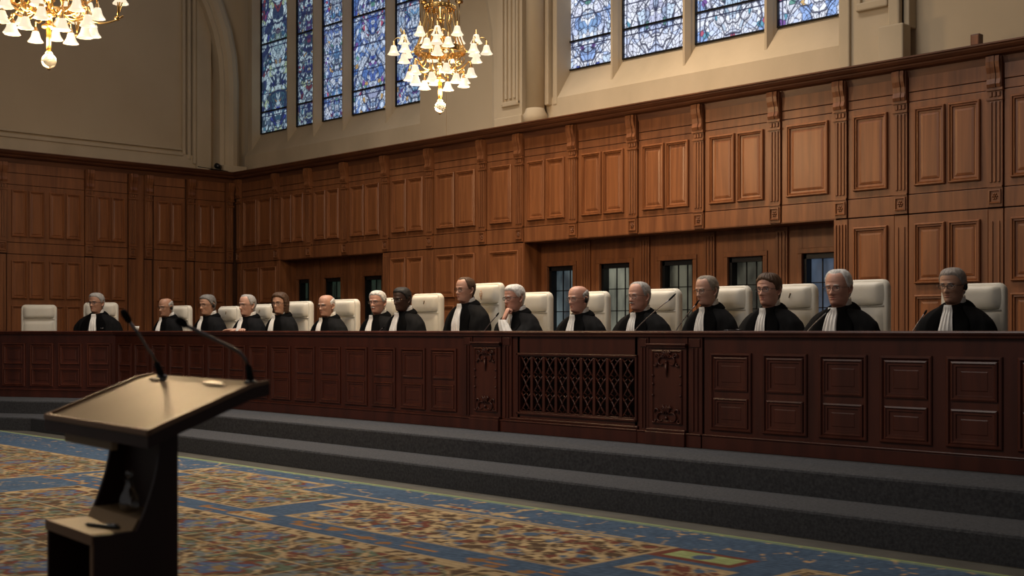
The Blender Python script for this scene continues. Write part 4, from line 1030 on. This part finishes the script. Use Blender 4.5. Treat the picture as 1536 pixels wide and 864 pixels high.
        for k in range(len(lv)-1):
            for j in range(NP):
                if max(mk(k, j), mk(k+1, j), mk(k, (j+1) % NP), mk(k+1, (j+1) % NP)) > 0.02:
                    hb.face([vert(k, j), vert(k, j+1), vert(k+1, j+1), vert(k+1, j)], True)
        top = [vert(0, j) for j in range(NP)] if mk(0, 0) > 0.02 else None
        if top: hb.face(top, True)
        hb.build('hair', hairmat(P['hair']), root)
    # eyebrows
    for sg in (-1, 1):
        q = MB(); pl = []
        for k in range(6):
            x = sg*(0.014+0.034*k/5); s = 0.566+0.014*math.sin(PI*(k+1)/7)-0.004*(k/5)
            w, f = F_WID(s), F_FRONT(s); c = math.sqrt(max(0.02, 1-(x/w)**2)); pl.append(up(transform_head((x, f*c**0.88+0.0045, s*HH), P, 0.6)))
        q.tube([tuple(v) for v in pl], [0.0022*sc, 0.0034*sc, 0.0036*sc, 0.0032*sc, 0.0026*sc, 0.0014*sc], 6)
        q.build('eyebrow', hairmat(P.get('brow', P['hair'])), root)
    if P.get('glasses'):
        q = MB(); g = P['glasses']; rad = 0.0019 if g == 'black' else 0.0014
        lens = MB(); hw, hh = (0.026, 0.017) if g != 'black' else (0.026, 0.0145)
        for sg in (-1, 1):
            ring = []
            for k in range(20):
                a = 2*PI*k/20; ca, sa = math.cos(a), math.sin(a)
                x = sg*0.0325+hw*math.copysign(abs(ca)**0.7, ca); z = 0.475*HH+hh*math.copysign(abs(sa)**0.75, sa)
                ring.append(up(transform_head((x, 0.103-abs(x)*0.12, z), P, 0.5)))
            q.tube([tuple(v) for v in ring+[ring[0], ring[1]]], rad*sc, 5, caps=False); lens.face([lens.b.verts.new(v) for v in ring])
            q.tube([tuple(up(transform_head(p, P, 0.5))) for p in ((sg*0.0585, 0.097, 0.50*HH), (sg*0.073, 0.088, 0.505*HH), (sg*0.0815, 0.02, 0.51*HH), (sg*0.086, -0.012, 0.50*HH), (sg*0.084, -0.03, 0.45*HH))], rad*1.1*sc, 5)
        q.tube([tuple(up(transform_head(p, P, 0.5))) for p in ((-0.0075, 0.103, 0.49*HH), (0, 0.107, 0.497*HH), (0.0075, 0.103, 0.49*HH))], rad*sc, 5)
        gl_ = q.build('glasses', M['rimblack'] if g == 'black' else M['rimmetal'], root); lens.build('lens', M['lens'], gl_)
    if P.get('ear'):
        q = MB(); c = up(transform_head((0.092, -0.008, 0.43*HH), P, 0.5)); q.blob(c, (0.012*sc, 0.017*sc, 0.022*sc), 10, 8)
        q.tube([tuple(c), tuple(up(transform_head((0.092, -0.03, 0.53*HH), P, 0.5)))], 0.005, 6); q.build('earpiece', M['foam'], root)
    if P.get('moustache'):
        q = MB(); pl = [up(transform_head((x, 0.1035-abs(x)*0.18, (0.252-abs(x)*0.9)*HH), P, 0.2)) for x in (-0.024, -0.012, 0, 0.012, 0.024)]
        q.tube([tuple(v) for v in pl], [0.002, 0.005, 0.0052, 0.005, 0.002], 6); q.build('moustache', hairmat(P['hair']), root)
    for nm, me in zip(('robe', 'velvet_facing', 'jabot', 'shirt_collar'), ROBES[P['robe']]):
        o = bpy.data.objects.new(nm, me); COL.objects.link(o); o.parent = root; o.location = (0, 0, zc); o.scale = (sc*P.get('wide', 1.0), sc, sc)
    if P.get('badge'):
        q = MB(); hb_ = [up(Vector(p)) for p in ((0.115, -0.115, -0.20), (0.135, -0.112, -0.205), (0.15, -0.108, -0.20))]
        q.tube([tuple(v) for v in hb_], 0.006, 6); q.build('badge', M['metal_grey'], root).location = (0, -0.02, 0)
    if 'chin' in arms:                                                # lace cuff round the raised wrist
        q = MB(); rr = []
        for k, (t, r_) in enumerate(((0.0, 0.036), (0.2, 0.050), (0.5, 0.060), (0.8, 0.070), (1.0, 0.074))):
            c = Vector((0.040, -0.220, -0.10))*(1-t)+Vector((0.140, -0.208, -0.33))*t
            rr.append([up(c+Vector((r_*(1+0.10*math.sin(9*a))*math.cos(a), r_*(1+0.10*math.sin(9*a))*math.sin(a)*0.9, 0.0))) for a in [2*PI*j/36 for j in range(36)]])
        q.rings(rr, cap0=False, cap1=False); o = q.build('lace_cuff', M['linen'], root)
    return root
ROBES = {'a': robe_set(1), 'b': robe_set(2, 1.06), 'c': robe_set(3, 0.95), 'd': robe_set(4, 1.0, jw=1.15), 'chin': robe_set(5, 1.0, ('desk', 'chin')), 'ledge': robe_set(6, 1.0, ('ledge', 'ledge'))}
PALE, PINK, TANN, DEEP, OLIVE = (0.47, 0.265, 0.19), (0.52, 0.28, 0.205), (0.38, 0.205, 0.135), (0.060, 0.030, 0.020), (0.43, 0.24, 0.16)
WHITE, GREY, DGREY, BROWN, BLACK = (0.62, 0.60, 0.57), (0.36, 0.34, 0.32), (0.17, 0.16, 0.15), (0.070, 0.036, 0.018), (0.012, 0.010, 0.009)
people = [
 dict(x=-15.22, y=7.30, top=1.605, sc=1.03, yaw=38, turn=-10, skin=TANN, style='full', hair=GREY, brow=DGREY, glasses='black', robe='b', badge=1, label='judge with thick grey hair and dark glasses, small badge on robe, far left of bench'),
 dict(x=-14.19, y=7.72, top=1.53, turn=16, nod=4, skin=TANN, style='bald', hair=GREY, brow=DGREY, glasses='metal', ear=1, robe='a', label='bald-topped judge with grey sides, glasses and black earpiece, behind lectern microphones'),
 dict(x=-13.19, y=7.72, top=1.55, sc=0.98, turn=14, nod=3, skin=OLIVE, style='full', hair=DGREY, brow=BLACK, glasses='metal', ear=1, robe='b', label='judge with salt-and-pepper hair, dark eyebrows and glasses, head bowed slightly'),
 dict(x=-12.32, y=7.72, top=1.53, sc=0.97, turn=10, skin=PALE, style='receding', hair=GREY, glasses='metal', robe='ledge', arms=('ledge', 'ledge'), label='grey-haired judge in glasses resting his hands on the bench ledge'),
 dict(x=-11.66, y=7.72, top=1.535, turn=24, skin=OLIVE, style='bob', hair=BROWN, thick=0.020, glasses='metal', robe='c', nose=0.85, jaw=-0.05, lines=0, label='woman judge with chin-length brown hair and glasses'),
 dict(x=-10.77, y=7.72, top=1.50, turn=13, nod=3, skin=PALE, style='bald', hair=WHITE, glasses='metal', robe='b', label='bald judge with white sides and glasses, next to the woman judge'),
 dict(x=-9.91, y=7.72, top=1.52, turn=20, skin=PINK, style='full', hair=WHITE, thick=0.009, glasses='metal', robe='a', moustache=1, label='white-haired judge with glasses and moustache, left of the black judge'),
 dict(x=-9.304, y=7.56, top=1.538, turn=8, nod=5, skin=DEEP, style='full', hair=BLACK, thick=0.008, glasses='metal', robe='d', nose=1.05, label='black judge with short dark hair and glasses'),
 dict(x=-8.625, y=7.76, top=1.615, turn=-1, skin=PALE, style='receding', hair=BROWN, glasses='metal', robe='d', label='dark-haired judge with receding hair sitting in the tallest chair with the crest'),
 dict(x=-7.91, y=7.72, top=1.53, turn=-6, nod=5, skin=PINK, style='full', hair=WHITE, glasses='black', robe='chin', arms=('desk', 'chin'), label='white-haired judge in glasses holding a hand to his chin'),
 dict(x=-7.15, y=7.72, top=1.50, turn=0, skin=PINK, style='bald', hair=GREY, glasses='metal', ear=1, robe='a', label='bald judge with earpiece and glasses in front of the leaded windows'),
 dict(x=-6.48, y=7.72, top=1.51, turn=-2, skin=PINK, style='thin', hair=GREY, glasses='metal', robe='b', moustache=1, jaw=0.08, label='grey-haired judge with glasses and slicked hair, microphone beside his shoulder'),
 dict(x=-5.90, y=7.86, wide=0.94, top=1.548, turn=-6, nod=4, skin=PALE, style='receding', hair=(0.24, 0.20, 0.16), glasses='metal', robe='c', label='balding judge with grey-brown hair and metal glasses, microphone tip at his mouth'),
 dict(x=-5.24, y=7.72, wide=0.92, sc=0.97, top=1.54, turn=2, skin=PINK, style='fringe', hair=BROWN, thick=0.010, glasses='black', robe='b', label='judge with full brown hair and a fringe, clean-shaven, in glasses'),
 dict(x=-4.585, y=7.60, top=1.540, turn=4, nod=3, skin=PINK, style='receding', hair=WHITE, glasses='metal', ear=0, robe='d', sc=1.0, label='white-haired judge with rimmed glasses, broad robe, at the right end of the windows'),
 dict(x=-3.81, y=7.72, top=1.53, turn=0, nod=4, skin=OLIVE, style='full', hair=(0.30, 0.26, 0.23), brow=DGREY, thick=0.008, glasses='black', ear=1, robe='a', label='judge sitting apart at the right end with cropped grey hair and black earpiece'),
]
for i, p in enumerate(people): p['seed'] = i+3; make_person(p)
# ------------------------------------------------------------------ lectern in front
lec = tag(empty('lectern', (-2.721, 1.293, 0), math.radians(-5.3)), 'dark wooden lectern with sloping tan top, open shelf and two gooseneck microphones', 'lectern')
def slab(pts, x0, x1, name, m, par=None):
    q = MB(lambda a, b, c: (c, a, b)); q.prism(pts, x0, x1); return q.build(name, m, par or lec)
T0, T1, T2 = (0.0, 0.900), (0.239, 0.994), (0.283, 1.003)
top_ = slab([(T0[0], T0[1]-0.027), T0, T1, T2, (T2[0], T2[1]-0.027), (0.235, 0.966)], -0.325, 0.325, 'top', M['lecwood'])
slab([(0.012, 0.9055), (0.236, 0.9938), (0.236, 0.9968), (0.012, 0.9085)], -0.312, 0.312, 'writing_surface', M['lectop'], top_)
slab([(0.2375, 0.9935), (0.279, 1.0025), (0.279, 1.0055), (0.2375, 0.9965)], -0.312, 0.312, 'microphone_strip', M['lectop'], top_)
q = MB()
for a0, a1 in ((-0.325, -0.312), (0.312, 0.325)): q.rings([[(a0, 0, 0.9), (a0, 0, 0.912), (a1, 0, 0.912), (a1, 0, 0.9)], [(a0, 0.239, 0.993), (a0, 0.239, 1.003), (a1, 0.239, 1.003), (a1, 0.239, 0.993)], [(a0, 0.283, 1.002), (a0, 0.283, 1.010), (a1, 0.283, 1.010), (a1, 0.283, 1.002)]], sm=False)
q.box(-0.325, 0.325, -0.003, 0.012, 0.898, 0.913, 0.003); q.build('rim', M['lecedge'], top_)
for a0, a1 in ((-0.215, -0.12), (0.10, 0.20)):
    q = MB(); q.rings([[(a0, 0.226, 0.996), (a0, 0.234, 1.000), (a0, 0.234, 1.003), (a0, 0.226, 0.999)], [(a1, 0.226, 0.996), (a1, 0.234, 1.000), (a1, 0.234, 1.003), (a1, 0.226, 0.999)]], sm=False)
    q.build('pen_stop', M['rimblack'], top_)
curve = [(0.044, 0.674), (0.052, 0.690), (0.062, 0.712), (0.074, 0.745), (0.085, 0.780), (0.093, 0.815), (0.098, 0.850), (0.100, 0.935)]
for x0, x1 in ((0.143, 0.155), (-0.145, -0.133)):
    slab([(-0.053, 0.013), (-0.053, 0.672)] + curve + [(0.141, 0.955), (0.141, 0.013)], x0, x1, 'side_panel', M['lecwood'])
slab([(0.129, 0.02), (0.129, 0.95), (0.141, 0.955), (0.141, 0.02)], -0.133, 0.143, 'back_panel', M['lecwood'])
sh = slab([(-0.053, 0.655), (-0.053, 0.6745), (0.044, 0.6745), (0.129, 0.674), (0.129, 0.655)], -0.1325, 0.1425, 'shelf', M['lectop'])
slab([(-0.0575, 0.652), (-0.0575, 0.6755), (-0.054, 0.6755), (-0.054, 0.652)], -0.1455, 0.1555, 'shelf_edge', M['lecedge'], sh)
slab([(0.038, 0.6745), (0.052, 0.698), (0.129, 0.700), (0.129, 0.675)], -0.132, 0.142, 'ledge', M['lectop'])
q = MB(); q.box(0.1415, 0.1565, -0.056, -0.0525, 0.013, 0.655); q.build('edge_strip', M['lecedge'], lec)
q = MB(); q.box(-0.145, 0.155, -0.05, 0.14, 0.013, 0.03); q.build('base', M['lecwood'], lec)
q = MB(); q.box(-0.24, 0.07, 0.02, 0.035, 0.848, 0.879, 0.003); q.build('apron', M['lectop'], lec)
def gooseneck(par, pts, sleeve, rad=0.0042):
    q = MB(); q.lathe((pts[0][0], pts[0][1], pts[0][2]), [(0.016, 0), (0.016, 0.004), (0.010, 0.008)], 14); base = q.build('microphone', M['metal_dark'], par)
    q = MB(); q.tube([pts[0], sleeve], [0.0085, 0.0075], 10); q.build('sleeve', M['foam'], base)
    q = MB(); q.tube([sleeve]+pts[1:-1], rad, 8); q.build('gooseneck', M['metal_grey'], base)
    a, b = Vector(pts[-2]), Vector(pts[-1]); q = MB(); q.tube([tuple(a), tuple(a*0.85+b*0.15), tuple(a*0.3+b*0.7), tuple(b)], [0.005, 0.0085, 0.0095, 0.006], 10); q.build('capsule', M['foam'], base)
gooseneck(lec, [(-0.20, 0.255, 1.0), (-0.20, 0.228, 1.060), (-0.20, 0.215, 1.077), (-0.20, 0.193, 1.112), (-0.20, 0.170, 1.142), (-0.20, 0.150, 1.172)], (-0.20, 0.240, 1.038))
gooseneck(lec, [(0.300, 0.250, 1.002), (0.300, 0.236, 1.056), (0.300, 0.224, 1.070), (0.300, 0.207, 1.081), (0.300, 0.15, 1.107), (0.300, 0.097, 1.131), (0.300, 0.074, 1.146)], (0.300, 0.243, 1.042))
cf = tag(empty('carafe', (-2.70, 1.375, 0.7005), 0), 'small clear glass carafe standing inside the lectern', 'carafe')
q = MB(); q.lathe((0, 0, 0), [(0.016, 0.0), (0.022, 0.006), (0.024, 0.018), (0.021, 0.034), (0.013, 0.05), (0.009, 0.062), (0.011, 0.070), (0.0105, 0.072)], 24); q.build('bottle', M['carafe'], cf)
q = MB(); q.lathe((0, 0, 0.0725), [(0.005, 0), (0.006, 0.006), (0.010, 0.012), (0.008, 0.020), (0.003, 0.025)], 16); q.build('stopper', M['carafe'], cf)
pn = tag(empty('pen', (-2.655, 1.288, 0.6795), math.radians(18)), 'slim black pen lying on the tan lectern shelf', 'pen')
q = MB(); q.tube([(-0.055, 0, 0), (-0.045, 0, 0), (0.03, 0, 0.0), (0.05, 0, 0.0)], [0.0015, 0.0045, 0.005, 0.004], 8); q.build('barrel', M['rimblack'], pn)
q = MB(); q.tube([(0.012, 0, 0.0055), (0.048, 0, 0.0065)], 0.0014, 6); q.build('clip', M['metal_grey'], pn)
# ------------------------------------------------------------------ microphones and small things on the bench
def bench_mic(base, tip, label):
    r = tag(empty('microphone', base), label, 'microphone', 'thin gooseneck microphones on the bench')
    b, t = Vector((0, 0, 0)), Vector(tip)-Vector(base)
    q = MB(); q.lathe((0, 0, 0), [(0.025, 0), (0.025, 0.012), (0.020, 0.02), (0.008, 0.022)], 16); q.build('base', M['metal_dark'], r)
    pts = bez((0, 0, 0.02), (t.x*0.15, t.y*0.15, t.z*0.30), (t.x*0.5, t.y*0.5, t.z*0.62), (t.x*0.86, t.y*0.86, t.z*0.87), 10)
    q = MB(); q.tube(pts, 0.0042, 8); q.build('gooseneck', M['metal_grey'], r)
    e = Vector(pts[-1]); q = MB(); q.tube([tuple(e), tuple(e*0.9+t*0.1), tuple(t*0.7+e*0.3), tuple(t)], [0.0045, 0.007, 0.0072, 0.004], 8); q.build('capsule', M['foam'], r)
BENCH_MICS = [
 ((-8.004, 7.378, 1.0353), (-7.80, 7.41, 1.278), 'thin microphone beside the judge in the tallest chair'),
 ((-6.298, 7.378, 1.0353), (-5.90, 7.46, 1.402), 'long thin microphone slanting across an empty stretch of cream chair'),
 ((-5.874, 7.378, 1.0353), (-5.64, 7.41, 1.350), 'thin microphone reaching the mouth of the balding judge'),
 ((-4.744, 7.378, 1.0353), (-4.54, 7.42, 1.272), 'thin microphone in front of the broad-robed white-haired judge'),
 ((-3.946, 7.378, 1.0353), (-3.84, 7.42, 1.254), 'thin microphone standing alone left of the judge at the right end'),
 ((-9.538, 7.378, 1.0353), (-9.38, 7.40, 1.165), 'short silver microphone before the black judge')]
for b, t, l in BENCH_MICS: bench_mic(b, t, l)
q = MB(); q.lathe((0, 0, 0), [(0.020, 0), (0.026, 0.008), (0.033, 0.04), (0.034, 0.055), (0.031, 0.055), (0.025, 0.012)], 20)
cup = tag(empty('cup', (-13.78, 7.11, 1.1205)), 'small white cup on the bench ledge near the bend', 'cup'); q.build('bowl', M['white'], cup)
q = MB(); q.tube([(0.032, 0, 0.045), (0.048, 0, 0.04), (0.048, 0, 0.02), (0.029, 0, 0.015)], 0.004, 6); q.build('handle', M['white'], cup)
pn2 = tag(empty('pen', (-5.30, 7.30, 1.098)), 'dark pen held upright above the bench before the judge with the fringe', 'pen')
pn2.location = (-5.22, 7.25, 1.1235); pn2.rotation_euler = (0, 0, 0.5)
q = MB(); q.tube([(-0.07, 0, 0.001), (-0.055, 0, 0.001), (0.07, 0, 0.001)], [0.001, 0.004, 0.004], 8); q.build('barrel', M['rimblack'], pn2); pn2['label'] = 'dark pen on the bench ledge before the judge with the fringe'
q = MB(); q.tube([(0.02, 0, 0.006), (0.065, 0, 0.006)], 0.0012, 6); q.build('clip', M['metal_grey'], pn2)
# things on the cornice
sp = tag(empty('spotlight', (-17.43, 10.40, 3.666), math.radians(20)), 'small black spotlight lying on the cornice in the far corner', 'spotlight')
q = MB(); q.box(-0.07, 0.07, -0.16, 0.16, 0, 0.014, 0.004); q.build('base', M['metal_dark'], sp)
q = MB(); q.tube([(0.0, 0.03, 0.07), (0.02, -0.07, 0.075)], [0.038, 0.046], 14); q.build('lamp_head', M['metal_dark'], sp)
q = MB(); q.tube([(0, 0.0, 0.012), (0, 0.05, 0.03), (0, 0.045, 0.06)], 0.008, 8); q.build('bracket', M['metal_dark'], sp)
q = MB(); q.tube([(0.03, -0.15, 0.01), (0.05, -0.30, 0.006), (0.03, -0.44, 0.005), (0.05, -0.55, 0.005)], 0.006, 6); q.build('cord', M['foam'], sp)
bx = tag(empty('loudspeaker', (-5.07, 10.72, 3.666)), 'small brown box on the cornice near the right edge', 'box')
q = MB(); q.box(-0.042, 0.042, -0.04, 0.04, 0, 0.108, 0.006); q.build('housing', M['cornice'], bx); q = MB(); q.box(-0.033, 0.033, -0.043, -0.039, 0.012, 0.096, 0.003); q.build('grille', M['oak'], bx)
bx.name = 'wooden_box'
# ------------------------------------------------------------------ chandeliers
def bell_mesh():
    q = MB(); n = 20; prof = [(0.012, 0.0), (0.024, -0.004), (0.030, -0.022), (0.035, -0.045), (0.044, -0.066), (0.056, -0.083), (0.060, -0.088), (0.056, -0.086), (0.040, -0.060), (0.028, -0.03)]
    R = []
    for k, (r, z) in enumerate(prof): R.append([(r*(1+(0.05*math.cos(10*2*PI*j/n) if 4 <= k <= 7 else 0))*math.cos(2*PI*j/n), r*(1+(0.05*math.cos(10*2*PI*j/n) if 4 <= k <= 7 else 0))*math.sin(2*PI*j/n), z) for j in range(n)])
    q.rings(R, cap0=True, cap1=False); me = q.mesh('bell_shade'); me.materials.append(M['bell']); return me
BELL = bell_mesh()
def cap_mesh():
    q = MB(); q.lathe((0, 0, 0), [(0.006, 0.045), (0.008, 0.03), (0.016, 0.022), (0.019, 0.0), (0.024, -0.006), (0.02, -0.01)], 12); me = q.mesh('socket'); me.materials.append(M['gold_dark']); return me
CAP = cap_mesh()
def chandelier(loc, rz, label, reach, oz=0.655, zf=1.0, wide=1.0, extra=0):
    """oz: height of the reaching clusters; zf: vertical squeeze of everything above the lower bells"""
    Z = lambda z: z if z < 0.3 else 0.3+(z-0.3)*zf
    r = tag(empty('chandelier', loc, rz), label, 'chandelier', 'brass chandeliers with glowing bell shades')
    G = M['gold']
    def shade(p, arm=None):
        s = bpy.data.objects.new('bell_shade', BELL); COL.objects.link(s); s.parent = r; s.location = p
        c = bpy.data.objects.new('socket', CAP); COL.objects.link(c); c.parent = s
    # pendant: origin is the bottom of the glass ball
    q = MB(); q.lathe((0, 0, 0), [(0.012, 0.0), (0.022, 0.004), (0.044, 0.022), (0.056, 0.055), (0.050, 0.085), (0.030, 0.108), (0.020, 0.115)], 28); q.build('glass_ball', M['crystal'], r)
    q = MB(); q.lathe((0, 0, 0), [(0.010, -0.012), (0.014, -0.004), (0.012, 0.004)], 12); q.build('finial', M['gold_dark'], r)
    q = MB()
    q.lathe((0, 0, 0), [(0.026, 0.108), (0.028, 0.118), (0.018, 0.13), (0.012, 0.14)], 16)
    for k in range(4): a = k*PI/2; q.tube([(0.013*math.cos(a), 0.013*math.sin(a), 0.13), (0.013*math.cos(a), 0.013*math.sin(a), 0.30)], 0.006, 6)
    q.lathe((0, 0, 0), [(0.02, 0.30), (0.05, 0.31), (0.055, 0.325), (0.03, 0.34), (0.02, 0.36)], 18)
    q.build('pendant_rod', G, r)
    q = MB(); q.tube([(0, 0, 0.34), (0, 0, Z(1.15))], 0.012, 8)
    for z, rr in ((0.46, 0.05), (0.62, 0.045), (0.74, 0.06), (0.90, 0.04)): q.lathe((0, 0, Z(z)), [(0.012, -0.03), (rr, -0.01), (rr, 0.01), (0.012, 0.03)], 16)
    q.build('stem', G, r)
    def hoop(R_, z, w, h, name):
        q = MB(); n = 48; q.rings([[((R_+a)*math.cos(2*PI*j/n), (R_+a)*math.sin(2*PI*j/n), z+b) for j in range(n)] for a, b in ((-w, -h), (w, -h), (w*1.3, 0), (w, h), (-w, h), (-w*1.3, 0), (-w, -h))], cap0=False, cap1=False, sm=False)
        for k in range(24): a = 2*PI*k/24; q.blob(((R_+w*1.3)*math.cos(a), (R_+w*1.3)*math.sin(a), z), 0.010, 6, 4)
        q.build(name, G, r)
    hoop(0.24*wide, Z(0.60), 0.008, 0.028, 'ring'); hoop(0.135, Z(1.02), 0.012, 0.022, 'crown_ring')
    q = MB()                                                          # basket of looping straps between ring and crown
    for k in range(12):
        a = 2*PI*k/12; ca, sa = math.cos(a), math.sin(a)
        q.tube(bez((0.13*ca, 0.13*sa, Z(1.01)), (0.16*ca, 0.16*sa, Z(0.86)), (0.17*ca, 0.17*sa, Z(0.76)), (0.24*wide*ca, 0.24*wide*sa, Z(0.62)), 8), 0.007, 6)
        b = a+PI/12; q.tube([(0.13*math.cos(b), 0.13*math.sin(b), Z(0.98)), (0.10*math.cos(b), 0.10*math.sin(b), Z(0.85)), (0.13*math.cos(b), 0.13*math.sin(b), Z(0.75)), (0.16*math.cos(b), 0.16*math.sin(b), Z(0.70)), (0.15*math.cos(b), 0.15*math.sin(b), Z(0.63))], 0.006, 6)
        pts = [(0.20*ca+0.035*math.cos(t)*ca, 0.20*sa+0.035*math.cos(t)*sa, Z(0.52)+0.045*math.sin(t)) for t in [PI/2+0.55*i for i in range(10)]]; q.tube(pts, 0.006, 6)
    q.build('basket', G, r)
    for k in range(12):                                               # two tiers of lower bells on S arms
        a = 2*PI*(k+0.5)/12; ca, sa = math.cos(a), math.sin(a); R_ = (0.315 if k % 2 else 0.235)*wide; z = Z(0.42 if k % 2 else 0.35)
        q = MB(); q.tube(bez((0.10*ca, 0.10*sa, 0.44), (0.20*ca, 0.20*sa, 0.30), (R_*ca*1.02, R_*sa*1.02, z+0.16), (R_*ca, R_*sa, z+0.02), 10)+[], 0.0075, 6); q.build('arm', G, r)
        shade((R_*ca, R_*sa, z))
    for k in range(extra):
        a = 2*PI*(k+0.25)/extra; ca, sa = math.cos(a), math.sin(a)
        q = MB(); q.tube(bez((0.24*ca, 0.24*sa, Z(0.60)), (0.30*ca, 0.30*sa, Z(0.55)), (0.36*ca, 0.36*sa, 0.62), (0.36*ca, 0.36*sa, 0.50), 8), 0.0075, 6); q.build('arm', G, r)
        shade((0.36*ca, 0.36*sa, 0.48))
    for k in range(4):                                                # reaching arms with clusters of bells
        a = 2*PI*k/4; ca, sa = math.cos(a), math.sin(a)
        q = MB(); q.tube(bez((0.2*ca, 0.2*sa, Z(0.62)), (0.32*ca, 0.32*sa, oz-0.10), (reach*0.8*ca, reach*0.8*sa, oz-0.05), (reach*ca, reach*sa, oz+0.015), 10), 0.008, 6)
        q.blob((reach*0.92*ca, reach*0.92*sa, oz), 0.022, 10, 6); arm = q.build('arm', G, r)
        for (dr, dt, dz) in ((0.0, 0.0, Z(0.76)), (0.10, 0.0, 0.655), (-0.02, 0.10, 0.66), (-0.02, -0.10, 0.65), (0.0, 0.0, 0.575)):
            p = ((reach-0.02+dr)*ca-dt*sa, (reach-0.02+dr)*sa+dt*ca, dz)
            q = MB(); q.tube(bez((reach*0.92*ca, reach*0.92*sa, oz), (reach*0.96*ca, reach*0.96*sa, oz+0.085), (p[0], p[1], dz+0.10), (p[0], p[1], dz+0.02), 6), 0.005, 6); q.build('branch', G, arm)
            shade(p)
        b = a+PI/4; cb, sb = math.cos(b), math.sin(b)
        q = MB(); q.tube([(0.25*cb, 0.25*sb, Z(0.80)), (0.25*cb, 0.25*sb, Z(1.10))], 0.006, 6); q.lathe((0.25*cb, 0.25*sb, Z(1.10)), [(0.008, 0), (0.035, 0.01), (0.045, 0.03), (0.03, 0.05), (0.01, 0.07)], 12); q.tube([(0.25*cb, 0.25*sb, Z(1.12)), (0.14*cb, 0.14*sb, 1.30), (0, 0, 1.55)], 0.006, 6); q.build('hanger', M['gold_dark'], r)
        shade((0.25*cb, 0.25*sb, Z(0.80)))
    for k in range(4):
        a = PI/4*(2*k+1); q = MB(); q.tube([(0.13*math.cos(a), 0.13*math.sin(a), 1.03), (0.02*math.cos(a), 0.02*math.sin(a), 1.6), (0.015*math.cos(a), 0.015*math.sin(a), 9.19-loc[2])], 0.007, 6); q.build('suspension_rod', M['gold_dark'], r)
    for k in range(3):
        a = 2*PI*k/3; l = bpy.data.lights.new('chandelier_bulb', 'POINT'); o = bpy.data.objects.new('chandelier_bulb', l); COL.objects.link(o)
        l.energy = 46; l.color = (1.0, 0.70, 0.38); l.shadow_soft_size = 0.12; o.location = (loc[0]+0.16*math.cos(a), loc[1]+0.16*math.sin(a), loc[2]+0.20)
    return r
chandelier((-9.10, 7.86, 3.23), math.radians(45), 'smaller farther brass chandelier hanging before the stained glass, fully in view', 0.37)
chandelier((-9.29, 4.07, 3.13), math.radians(43), 'larger nearer brass chandelier cut off by the top left corner', 0.58, 0.38, 0.72, 1.12, 8)
